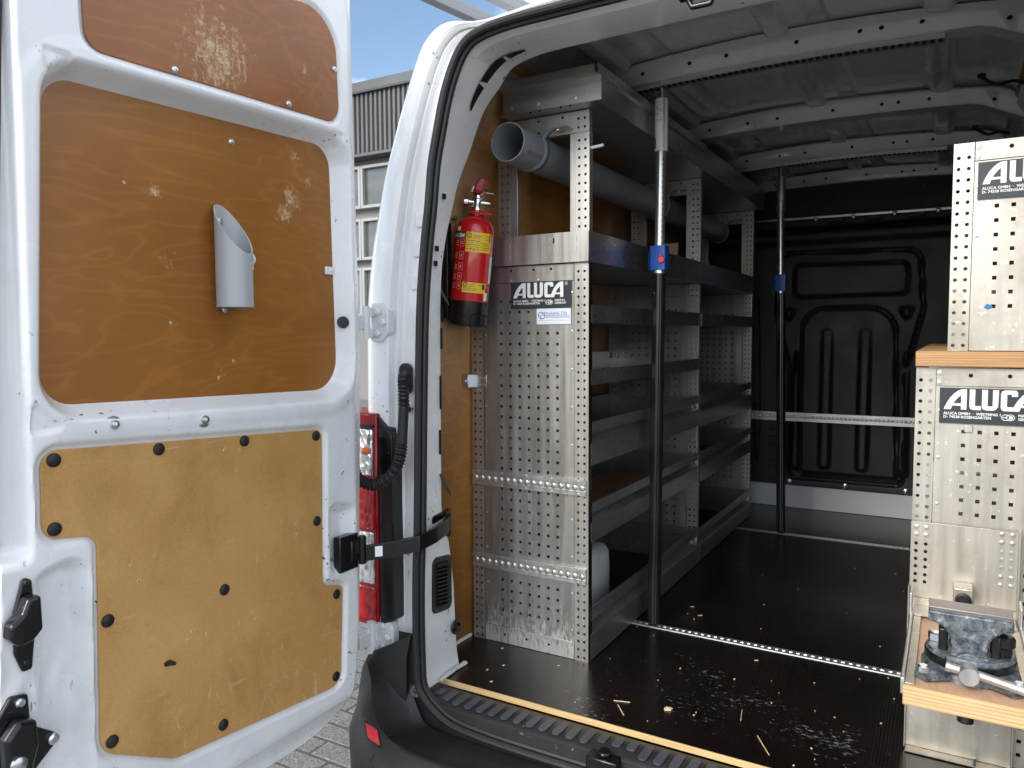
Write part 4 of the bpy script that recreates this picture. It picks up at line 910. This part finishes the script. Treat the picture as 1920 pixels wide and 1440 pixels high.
# support brackets to the wall
for y in (.95, 1.85):
    mk('wall_brace', MB().obox((-.775, y, 1.40), (0, .014, 0), (.03, 0, .11), (.0015, 0, -.0004)), 'zinc', sh)
    for zc in (1.12, .93): mk('wall_brace', MB().obox((-.83, y-.3, zc), (0, .018, 0), (.002, 0, .07), (.0015, 0, 0)), 'zinc', sh)
clip = mk('wall_clip', MB().box(-.862, -.842, YF-.035, YF-.032, .830, .872).box(-.846, -.843, YF-.032, YF-.002, .830, .872).box(-.846, -.792, YF-.004, YF-.001, .830, .872), 'zinc', sh, .001)
for x, z in ((-.815, .862), (-.800, .862), (-.815, .84), (-.800, .84)): put('rivet', rivet, (x, YF-.004, z), clip)
mk('clip_bolt', MB().lathe([(.010, 0), (.010, .002), (.006, .003), (.006, .008)], (-.853, YF-.035, .851), (0, -1, 0), 8), 'zinc', clip)
mk('coat_peg', MB().tube([(-.434, .325, 1.545), (-.395, .325, 1.548)], .0045, 8), 'print_white', sh)

# ---- things kept on the shelving
pc = (-.615, 1.548)
def pipe():
    n = 40; y0, y1 = .150, 2.42; a = [(pc[0]+math.cos(t)*.055, y0, pc[1]+math.sin(t)*.055) for t in (2*math.pi*j/n for j in range(n))]; b = [(pc[0]+math.cos(t)*.0525, y0, pc[1]+math.sin(t)*.0525) for t in (2*math.pi*j/n for j in range(n))]
    A2 = [(p[0], y1, p[2]) for p in a]; B2 = [(p[0], y1, p[2]) for p in b]
    return MB().add(a+b+A2+B2, [(j, (j+1) % n, 2*n+(j+1) % n, 2*n+j) for j in range(n)]+[(n+j, 3*n+j, 3*n+(j+1) % n, n+(j+1) % n) for j in range(n)]+[(j, n+j, n+(j+1) % n, (j+1) % n) for j in range(n)]+[(2*n+j, 2*n+(j+1) % n, 3*n+(j+1) % n, 3*n+j) for j in range(n)])
pp = thing('drain_pipe', 'long grey plastic drain pipe hung under the roof tray of the shelving', 'pipe', (pc[0], 1.3, pc[1]-.055))
tb = mk('tube', pipe(), 'pipe_grey', pp, fix=False)
pm = text_mb('PE 110x2.2', .018, (0, 0, 0), (1, 0, 0), (0, 1, 0))
pm.v = [(pc[0]+.0554*math.cos(-.62+v/.055), .185+u, pc[1]+.0554*math.sin(-.62+v/.055)) for u, v, _ in pm.v]
mk('pipe_print', pm, 'print_dark', tb, smooth=0, fix=False)
for y in (.285, 1.42, 2.40):
    pth = [(pc[0]+.057*math.cos(t), y, pc[1]+.057*math.sin(t)) for t in np.linspace(R(-200), R(35), 24)]
    pth += [(pc[0]+.066, y, pc[1]+.052), (pc[0]+.085, y, pc[1]+.056), (pc[0]+.125, y, pc[1]+.057)]
    P = []
    for p in pth: P.append([(p[0], p[1]-.013, p[2]), (p[0], p[1]+.013, p[2])])
    st_ = mk('pipe_strap', MB().grid(P), 'pipe_grey', pp, solid=.004)
    mk('strap_screw', MB().lathe([(.006, 0), (.006, .004)], (pc[0]+.092, y, pc[1]+.053), (0, 0, -1), 8).lathe([(.003, 0), (.003, .003)], (pc[0]+.03, y-.006, pc[1]-.051), (.5, 0, -1), 6).lathe([(.003, 0), (.003, .003)], (pc[0]+.045, y-.006, pc[1]-.040), (.8, 0, -1), 6), 'zinc', st_)
jug = thing('canister', 'white plastic canister on the bottom shelf of the left shelving', 'canister', (-.585, .60, .015))
P = []
for z, r_, in ((.015, .060), (.017, .068), (.024, .073), (.20, .073), (.245, .071), (.268, .060), (.278, .040), (.28, .02)):
    P.append([(-.585+math.copysign(abs(math.cos(t))**.55, math.cos(t))*r_, .60+math.copysign(abs(math.sin(t))**.55, math.sin(t))*r_*1.4, z) for t in np.linspace(0, 2*math.pi, 33)])
mk('shell', MB().grid(P), 'jug_white', jug, smooth=60); mk('cap', MB().lathe([(.022, 0), (.022, .018), (.018, .021)], (-.585, .57, .276), (0, 0, 1), 16), 'blue_plastic', jug)
mk('foot_rim', MB().lathe([(.012, 0), (.012, .004)], (-.525, .60, .016), (0, 0, 1), 12), 'jug_white', jug)
P = []
for i in range(15):
    P.append([(-.72+i*.013+random.uniform(-.004, .004), .55+j*.02+random.uniform(-.004, .004), .616+max(0, .055*math.sin(math.pi*i/14)*math.sin(math.pi*j/12)*(.7+.5*math.sin(i*1.3+j)))) for j in range(13)])
tag(mk('rag', MB().grid(P), 'cloth_dark', None, smooth=80, solid=.004), 'crumpled dark rag on the upper trough shelf of the near bay', 'rag')
tag(mk('wood_offcut', MB().obox((-.55, 1.41, 1.30), (.03, 0, .0), (0, .006, 0), (0, .006, .085)), 'board_wood', None, .002), 'short wooden offcut leaning behind the middle upright above the deck', 'offcut')

# ================================================================== fire extinguisher
eb = Vector((-.784, .188, 1.040)); et = Vector((-.744, .188, 1.385)); ax = (et-eb).normalized()
ex = thing('fire_extinguisher', 'red fire extinguisher with yellow labels strapped to the plywood side wall', 'extinguisher', eb)
ca = math.atan2(-1.73-eb.y, .49-eb.x)
E1 = Vector((math.cos(ca), math.sin(ca), 0)); E1 = (E1-ax*E1.dot(ax)).normalized(); E2 = ax.cross(E1)
def epos(phi, h, r): return eb+ax*h+(E1*math.cos(phi)+E2*math.sin(phi))*r
ER = .0585
mk('cylinder', MB().lathe([(ER-.001, .055), (ER, .06), (ER, .268), (ER-.003, .285), (ER-.011, .300), (ER-.026, .311), (.024, .316), (.020, .318), (.020, .334)], eb, ax, 40), 'red_paint', ex, smooth=40)
mk('foot_boot', MB().lathe([(ER-.008, -.012), (ER-.001, -.008), (ER+.0015, 0), (ER+.0018, .062), (ER, .064)], eb, ax, 40), 'black_gloss', ex)
def decal(name, p0, p1, h0, h1, mat, lift=.0007, par=None):
    n = 12; return mk(name, MB().grid([[epos(p0+(p1-p0)*i/n, h, ER+lift) for h in (h0, h1)] for i in range(n+1)]), mat, par or ex, fix=False, smooth=60)
def dprint(par, items, mat='print_dark'):
    mb = MB()
    for p0, p1, h0, h1 in items: mb.grid([[epos(p0+(p1-p0)*i/3, h, ER+.0011) for h in (h0, h1)] for i in range(4)])
    mk('print', mb, mat, par, fix=False, smooth=0)
l1 = decal('yellow_label', -.42, .98, .208, .266, 'label_yellow')
dprint(l1, [(-.10, .35, .254, .2555), (-.10, .28, .249, .2502), (.55, .78, .256, .2572), (.58, .76, .246, .2472), (.82, .90, .240, .262)]+[(-.38+.0*k, .30+.12*(k % 2), .240-.006*k, .2412-.006*k) for k in range(5)]+[(.42, .92-.1*(k % 2), .234-.006*k, .2352-.006*k) for k in range(4)]+[(-.38, -.34, .215, .218), (-.16, -.10, .216, .219), (-.02, .04, .213, .216), (.15, .19, .238, .241)])
mk('logo_ring', MB().tube([epos(-.26+.10*math.cos(t), .2555+.0065*math.sin(t), ER+.001) for t in np.linspace(0, 2*math.pi, 15)[:-1]], .0012, 5, closed=True), 'print_dark', l1)
l2 = decal('yellow_label', -.42, .86, .089, .119, 'label_yellow')
dprint(l2, [(-.10, .25, .112, .1132), (-.10, .2, .107, .1082), (.45, .62, .112, .1132), (.62, .80, .100, .116)]+[(-.36, .30, .101-.005*k, .1022-.005*k) for k in range(2)])
mk('logo_ring', MB().tube([epos(-.26+.09*math.cos(t), .112+.0055*math.sin(t), ER+.001) for t in np.linspace(0, 2*math.pi, 15)[:-1]], .0011, 5, closed=True), 'print_dark', l2)
l3 = decal('grey_label', -1.25, -.46, .245, .263, 'plate_grey')
tm = text_mb('SCHUIM', .0165, (0, 0, 0), (1, 0, 0), (0, 1, 0), align='RIGHT', bold=.0004); tm.v = [epos(-.50+u/ER, .2485+v, ER+.0012) for u, v, _ in tm.v]; mk('lettering', tm, 'print_white', l3, smooth=0, fix=False)
pic = MB()
for h in (.233, .196, .163, .134, .107):
    for a, b, c, e in ((-.74, -.50, h-.011, h-.0098), (-.74, -.50, h+.0098, h+.011), (-.74, -.715, h-.0098, h+.0098), (-.525, -.50, h-.0098, h+.0098), (-.66, -.58, h-.004, h+.004)): pic.grid([[epos(a+(b-a)*i/2, q, ER+.0009) for q in (c, e)] for i in range(3)])
    for k in range(3): pic.grid([[epos(-1.05+.2*i/2, q, ER+.0009) for q in (h-.008+k*.006, h-.006+k*.006)] for i in range(3)])
mk('pictograms', pic, 'print_pale', ex, fix=False, smooth=0)
decal('blue_label', 1.05, 1.35, .12, .20, 'sticker_white'); decal('white_tag', .80, 1.05, .068, .092, 'print_white'); decal('white_tag', -1.05, -.80, .268, .280, 'print_white')
E3 = lambda h, a=0, b=0: eb+ax*h+E2*a+E1*b
mk('neck_ring', MB().lathe([(.025, .320), (.026, .324), (.022, .328)], eb, ax, 20).tube([E3(.324, .01, .02), E3(.324, .045, .02)], .004, 8), 'red_paint', ex)
mk('valve', MB().lathe([(.018, .334), (.017, .345), (.013, .352), (.013, .366), (.017, .369), (.015, .384), (.010, .392)], eb, ax, 18).tube([E3(.357, -.028), E3(.357, .030)], .007, 12).lathe([(.013, 0), (.013, .012), (.010, .014)], E3(.357, -.040), E2, 12).lathe([(.008, 0), (.006, .008)], E3(.357, .030), E2, 10), 'chrome', ex)
mk('safety_pin', MB().tube([E3(.388, -.022, .012), E3(.386, .046, .012)], .0028, 8).tube([E3(.386, -.020, .012), E3(.404, -.013, .012), E3(.409, -.006, .012)], .0018, 6), 'chrome', ex)
mk('pin_tie', MB().tube([E3(.384, -.026, .015), E3(.400, -.018, .016), E3(.414, -.010, .014)], .0016, 6), 'green_plastic', ex)
hp = [(.385, -.010), (.405, -.008), (.425, .0), (.432, .012), (.426, .019)]
P = []
for h, a in ((.380, -.004), (.392, -.002), (.408, .002), (.420, .008), (.425, .014)):
    wd = .011+(.003 if h > .40 else 0); P.append([E3(h, a-wd, .004+h*.0), E3(h, a-wd, .018), E3(h+.002, a, .022), E3(h, a+wd, .018), E3(h, a+wd, .004)])
mk('squeeze_grip', MB().grid(P), 'red_dark', ex, solid=.003, smooth=60)
mk('carry_handle', MB().tube([E3(.372, .004, .0), E3(.386, .010, .01), E3(.392, .022, .02)], [.008, .009, .006], 8), 'chrome', ex)
mk('wall_bracket', MB().box(wallx(1.2)-.01, wallx(1.2)+.025, .135, .16, 1.05, 1.335).tube([E3(.305, -.065, -.03), E3(.305, -.062, .02)], .006, 6), 'black_gloss', ex, .002)
mk('wire_catch', MB().tube([E3(-.010, .008, .055), E3(-.006, .012, .063), E3(.022, .014, .064), E3(.025, .020, .063), E3(.025, .055, .035), E3(.018, .060, .028), E3(-.004, .060, .028), E3(-.010, .052, .030)], .0022, 7), 'rubber', ex)

# ================================================================== telescopic load poles
def pole(x, y, ztop, zc, label, xt=None, flip=1):
    xt = xt if xt is not None else x
    X = lambda z: x+(xt-x)*z/ztop
    p = thing('telescopic_pole', label, 'load pole', (x, y, 0.004), 'telescopic load poles')
    prof = []
    low = MB()
    n = 48; P = []
    for z in (.014, zc-.012):
        P.append([(X(z)+(.0215-.0016*(1 if j % 8 in (0,) else 0))*math.cos(2*math.pi*j/n), y+(.0215-.0016*(1 if j % 8 in (0,) else 0))*math.sin(2*math.pi*j/n), z) for j in range(n+1)])
    low.grid(P); mk('outer_tube', low, 'black_pole', p, smooth=25, fix=False)
    mk('end_collar', MB().lathe([(.0205, 0), (.0205, .018)], (X(zc-.013), y, zc-.013), (0, 0, 1), 28), 'pole_silver', p)
    mk('floor_foot', MB().lathe([(.012, 0), (.018, .004), (.020, .012), (.0215, .014)], (x, y, .003), (0, 0, 1), 24), 'black_pole', p)
    mk('inner_tube', MB().lathe([(.0165, 0), (.0165, ztop-.17-zc-.06)], (X(zc+.06), y, zc+.06), (xt-x, 0, ztop), 28), 'pole_silver', p)
    for k in range(int((ztop-.22-zc-.08)/.018)):
        z = zc+.085+k*.018; mk('scale_mark', MB().box(X(z)+.0092, X(z)+.0112, y-.0142, y-.0125, z, z+.004), 'print_dark', p) if k % 1 == 0 and k < 26 else None
    mk('top_sleeve', MB().lathe([(.0195, 0), (.0212, .002), (.0212, .166), (.017, .170)], (X(ztop-.205), y, ztop-.205), (0, 0, 1), 28), 'print_white' if flip else 'pole_silver', p)
    sp = MB(); 
    for k in range(9): sp.tube([(X(ztop)-.012+.008*math.sin(k*2.1), y-.0208+.0005*k % .001, ztop-.05-k*.007), (X(ztop)+.003+.006*math.cos(k*1.7), y-.0218, ztop-.053-k*.007)], .0007, 4)
    sp.box(X(ztop)-.017, X(ztop)-.013, y-.0175, y-.016, ztop-.20, ztop-.165); mk('sleeve_print', sp, 'print_dark', p)
    mk('sleeve_seam', MB().box(X(ztop)+.012, X(ztop)+.0145, y-.0205, y-.016, ztop-.20, ztop-.04), 'zinc', p)
    mk('spring_rod', MB().lathe([(.008, 0), (.008, .045), (.011, .046), (.011, .052)], (X(ztop-.035), y, ztop-.035), (0, 0, 1), 14), 'zinc', p)
    cz = zc; c = mk('clamp', MB().prism([(X(cz)+a, b+y, cz-.002) for a, b in rpoly([(-.027, -.022), (.028, -.026), (.028, .022), (-.024, .022)], .006, 3)], (0, 0, .080)).prism([(X(cz)-.0285, y-.02, cz), (X(cz)-.0285, y+.018, cz), (X(cz)-.0285, y+.018, cz+.055), (X(cz)-.0285, y-.02, cz+.055)], (-.002, 0, 0)), 'blue_plastic', p, .005)
    if flip: mk('clamp_button', MB().lathe([(.0105, 0), (.0105, .007), (.009, .009)], (X(cz)+.016, y-.026, cz+.030), (.15, -1, 0), 16).box(X(cz)+.013, X(cz)+.019, y-.033, y-.026, cz+.038, cz+.050), 'red_plastic', p)
    return p
pole(-.361, .688, 1.802, 1.212, 'near telescopic load pole with white sleeve and red button on its blue clamp', xt=-.345)
pole(-.214, 2.142, 1.798, 1.208, 'far telescopic load pole standing in front of the black bulkhead', xt=-.245, flip=0)

# ================================================================== right-hand cabinets and worktop
def cab(name, label, x0, y0, z0, z1, x1, cols, rws, plate_top, topstrip):
    c = thing(name, label, 'cabinet', ((x0+x1)/2, (y0+1.6)/2, z0))
    mk('upright', post_strip(.0405, z1-z0, lambda u, v, q: (x0+u, y0+q, z0+v), side=.024, v_off=.0125), 'alu_right', c, smooth=0, fix=False)
    mk('upright', post_strip(.0405, z1-z0, lambda u, v, q: (x1-.0405+u, y0+q, z0+v), side=.024, v_off=.0125), 'alu_right', c, smooth=0, fix=False)
    mk('perforated_panel', perf_plate(x0+.042, x1-.042, z0+.002, z1-topstrip-.001, cols, rws, .0043, lambda u, v, q: (u, y0+.002+q, v)), 'alu_right', c, smooth=0, fix=False)
    mk('top_strip', MB().box(x0+.042, x1-.042, y0-.0006, y0+.0025, z1-topstrip, z1), 'alu_right', c, .0006)
    mk('back_panel', MB().box(x1-.002, x1, y0+.026, 1.6, z0, z1), 'alu_tray', c); mk('end_panel', MB().box(x0, x1, 1.598, 1.6, z0, z1), 'alu_tray', c)
    for s_ in range(1, 4): mk('shelf', MB().box(x0+.003, x1-.003, y0+.05, 1.59, z0+(z1-z0)*s_/4, z0+(z1-z0)*s_/4+.003), 'alu_tray', c)
    for k in range(3): put('bolt_hole', hole_me, (x0+.11+k*.075, y0-.0007, z1-.017), c, None, (.7, 1, .7))
    for a, b in ((.006, .012), (.006, .034), (.0, 0)): 
        if a: put('rivet', rivet, (x0+.042+a, y0-.0006, z1-b), c, None, (1.4, 1, 1.4))
    for k in range(int((z1-z0-.1)/.14)): put('rivet', rivet, (x0+.050, y0+.002, z1-.10-k*.11), c)
    return c
c1 = cab('lower_cabinet', 'perforated aluminium cabinet on the right under the plywood worktop', .4235, .28, .001, .918, .862, [.5225+k*.0322 for k in range(9)], [.035+k*.0320 for k in range(24)], .868, .042)
nameplate(.473, .2785, .872, c1, .212, .082)
plain('print_shadow', (.3, .3, .3))
mk('repair_patch', MB().box(.524, .541, .2775, .2795, .770, .786), 'alu_post', c1, .001)
wt_ = mk('worktop', MB().box(.4215, .866, .266, 1.62, .9205, .956), 'ply_edge', None, .002); tag(wt_, 'plywood worktop board between the two right-hand aluminium cabinets', 'worktop')
c2 = cab('upper_cabinet', 'stained perforated aluminium cabinet standing on the plywood worktop', .4855, .285, .957, 1.427, .862, [.572+k*.0315 for k in range(8)], [1.058+k*.0320 for k in range(8)], 1.38, .042)
nameplate(.534, .2835, 1.380, c2, .212, .082)
mk('paint_blot', MB().prism([(a, .2868, b) for a, b in rpoly([(.553, 1.056), (.560, 1.064), (.570, 1.060), (.571, 1.055), (.562, 1.050)], .002, 2)], (0, -.0003, 0)), 'sticker_blue', c2)
mk('bottom_strip', MB().box(.528, .82, .2842, .287, .958, 1.0), 'alu_right', c2)

# fold-down vice bracket
fb = thing('vice_bracket', 'fold-down aluminium bracket with wooden board on the right-hand cabinet front', 'bracket', (.53, .26, .005))
YP = .268
mk('back_plate', MB().box(.4225, .636, YP-.001, YP+.0015, .372, .5535), 'alu_right', fb, .0006)
mk('back_plate', MB().box(.4215, .636, YP-.0012, YP+.0013, .006, .371), 'alu_right', fb, .0006)
mk('plate_flange', MB().box(.636, .639, YP-.012, YP+.012, .005, .555).box(.4205, .4225, YP-.012, YP+.012, .005, .40).box(.424, .636, YP-.030, YP-.001, .003, .0055), 'alu_right', fb)
for x, z in ((.434, .542), (.454, .542), (.434, .524), (.454, .524), (.604, .545), (.624, .545), (.604, .526), (.624, .526), (.604, .447), (.624, .447), (.604, .428), (.624, .428), (.604, .11), (.622, .11)): put('rivet', rivet, (x, YP-.001, z), fb, None, (1.3, 1.4, 1.3))
for x in (.434, .454):
    for z in (.502, .484, .465, .447, .428, .411, .132): put('bolt_hole', hole_me, (x, YP-.0012, z), fb, None, (.62, 1, .62))
for z in (.505, .487, .469):
    for x in (.605, .623): put('bolt_dimple', rivet, (x, YP-.001, z), fb, None, (1.3, .5, 1.3))
ZB = .345
mk('hinge_plate', MB().box(.4235, .634, .195, YP-.002, ZB+.006, ZB+.0085), 'alu_right', fb)
bd = mk('board', MB().box(.434, .640, -.188, .24, ZB-.030, ZB), 'board_wood', fb, .003)
mk('board_front', MB().box(.4325, .6415, -.200, -.1885, ZB-.033, ZB+.004), 'board_edge', fb, .002)
for x in (.431, .643):
    mk('side_arm', MB().obox((x, .02, ZB-.004), (.0035, 0, 0), (0, .205, 0), (0, 0, .016)).obox((x-.002, .215, ZB+.02), (.003, 0, 0), (0, .018, .004), (0, 0, .04)), 'alu_rail', fb, .002)
    mk('arm_edge', MB().box(x+(.004 if x < .5 else -.020), x+(.020 if x < .5 else -.004), -.187, .20, ZB+.0006, ZB+.005), 'alu_right', fb, .001)
mk('latch_block', MB().box(.513, .552, YP-.055, YP-.002, .378, .423), 'alu_right', fb, .003)
mk('latch_knob', MB().lathe([(.0165, 0), (.0165, .004), (.012, .006), (.010, .003)], (.5325, YP-.055, .397), (0, -1, -.05), 20), 'rubber', fb)
mk('rubber_foot', MB().lathe([(.017, 0), (.017, -.02), (.014, -.023)], (.545, YP-.030, .128), (0, .2, 1), 18), 'rubber', fb)
mk('lock_bolt', MB().tube([(.565, YP-.03, .008), (.565, YP-.03, .026)], .004, 8), 'zinc', fb)

# bench vice
vz = ZB; vc = Vector((.540, -.060))
vi = thing('bench_vice', 'worn blue-grey bench vice bolted to the fold-down wooden board', 'vice', (vc.x, vc.y, vz))
base = MB().lathe([(.082, .0005), (.082, .012), (.079, .017), (.075, .020), (.075, .040), (.072, .046), (.001, .047)], (vc.x, vc.y, vz), (0, 0, 1), 40)
base.tube([(vc.x-.05, vc.y-.06, vz+.009), (vc.x-.079, vc.y-.092, vz+.009)], [.028, .017], 14, flat=(.55, 1)).tube([(vc.x+.05, vc.y-.06, vz+.009), (vc.x+.076, vc.y-.09, vz+.009)], [.028, .017], 14, flat=(.55, 1))
mk('swivel_base', base, 'vise_paint', vi, smooth=40)
mk('base_ring', MB().lathe([(.0755, .022), (.077, .024), (.077, .036), (.0755, .038)], (vc.x, vc.y, vz), (0, 0, 1), 40), 'black_gloss', vi)
for dx, dy, dz, r_ in ((-.076, -.092, .018, .010), (.074, -.090, .018, .010)): mk('base_bolt', MB().lathe([(r_, 0), (r_, .010), (r_*.7, .013)], (vc.x+dx, vc.y+dy, vz+dz), (0, 0, 1), 10), 'zinc', vi)
for dx, dy in ((-.056, .012), (.052, .0)):
    mk('clamp_bolt', MB().lathe([(.016, 0), (.016, .013), (.012, .015)], (vc.x+dx, vc.y+dy, vz+.047), (0, 0, 1), 6), 'zinc' if dx < 0 else 'vise_paint', vi)
for dx in (-.045, .040): mk('guide_block', MB().box(vc.x+dx-.008, vc.x+dx+.008, -.098, -.060, vz+.044, vz+.088), 'black_gloss', vi, .003)
mk('lock_handle', MB().lathe([(.015, 0), (.017, .022), (.021, .026), (.021, .040), (.017, .045), (.005, .048)], (vc.x+.052, vc.y-.012, vz+.04), (0, 0, 1), 14), 'black_gloss', vi)
# fixed jaw body behind, moving jaw in front
def jaw(y0, y1, name, top, z_lo, half=.069, neck=.029, foot=.040):
    cx_ = vc.x-.002
    prof = [(-half, top), (half, top), (half, top-.020)]+[(half-(half-neck)*math.sin(R(9*k)), top-.064+.044*math.cos(R(9*k))) for k in range(11)]+[(neck+.001, z_lo+.012), (neck+.005, z_lo)]
    pr = prof[1:]; full = [(cx_+a, b) for a, b in pr]+[(cx_-a, b) for a, b in pr[::-1]]
    return mk(name, MB().prism([(a, y0, b) for a, b in full], (0, y1-y0, 0)), 'vise_paint', vi, .004, seg=3)
TOP = vz+.124
jaw(-.112, -.088, 'moving_jaw', TOP, vz+.012)
mk('jaw_plate', MB().box(vc.x-.071, vc.x+.067, -.0875, -.066, TOP-.026, TOP+.0015), 'jaw_steel', vi, .002)
jaw(-.065, -.040, 'fixed_jaw', TOP-.001, vz+.046, foot=.055)
mk('jaw_ledge', MB().box(vc.x-.072, vc.x+.068, -.0655, -.040, TOP+.0002, TOP+.0016), 'jaw_steel', vi, .001)
mk('slide', MB().box(vc.x-.026, vc.x+.022, -.087, .06, vz+.048, vz+.095), 'vise_paint', vi, .004)
mk('spindle_head', MB().lathe([(.0155, 0), (.0175, .003), (.0175, .016), (.015, .018), (.015, .050)], (vc.x-.003, -.172, vz+.030), (0, 1, .02), 28), 'alu_rail', vi)
mk('spindle_collar', MB().lathe([(.026, 0), (.026, .012)], (vc.x-.003, -.126, vz+.031), (0, 1, .02), 24).box(vc.x-.033, vc.x+.029, -.118, -.113, vz+.010, vz+.050), 'vise_paint', vi, .003)
mk('tommy_bar', MB().tube([(vc.x-.032, -.152, vz+.036), (vc.x+.02, -.152, vz+.029), (vc.x+.12, -.158, vz+.012)], .0085, 14).lathe([(.010, 0), (.010, .008)], (vc.x-.040, -.152, vz+.037), (1, 0, -.15), 14), 'alu_rail', vi)

# ================================================================== litter on the floor
mb = MB()
def chip(x, y, L, wd, a, z=.0012):
    c_, s_ = math.cos(a), math.sin(a); mb.obox((x, y, z), (c_*L, s_*L, random.uniform(-.0006, .0006)), (-s_*wd, c_*wd, 0), (0, 0, .0009))
for k in range(40):
    x, y = random.uniform(-.42, .40), random.choice((random.uniform(.04, .65), random.uniform(.04, 1.5), random.uniform(.3, 2.0)))
    chip(x, y, random.uniform(.0006, .0026), random.uniform(.0005, .0014), random.uniform(0, 3.14))
for k in range(5): chip(random.uniform(-.75, -.5), random.uniform(.03, .28), .004, .002, random.uniform(0, 3))
for x, y, L, a in ((-.255, .135, .022, .3), (-.24, .09, .028, -.9), (.045, .22, .03, 1.75), (.125, .10, .042, 2.1), (.005, .58, .006, .5), (-.25, .86, .008, .6), (-.30, .93, .007, .3), (.30, .06, .02, 1.8)): chip(x, y, L, .0007, a)
for j in range(6): chip(-.13+.004*random.uniform(-1, 1), .155+.004*random.uniform(-1, 1), random.uniform(.004, .009), random.uniform(.003, .006), random.uniform(0, 3), .0012+.0005*j)
dl = mk('wood_litter', mb, 'wood_chip', None, smooth=0); dl['kind'] = 'stuff'; dl['label'] = 'pale wood chips and splinters scattered on the dark cargo floor'
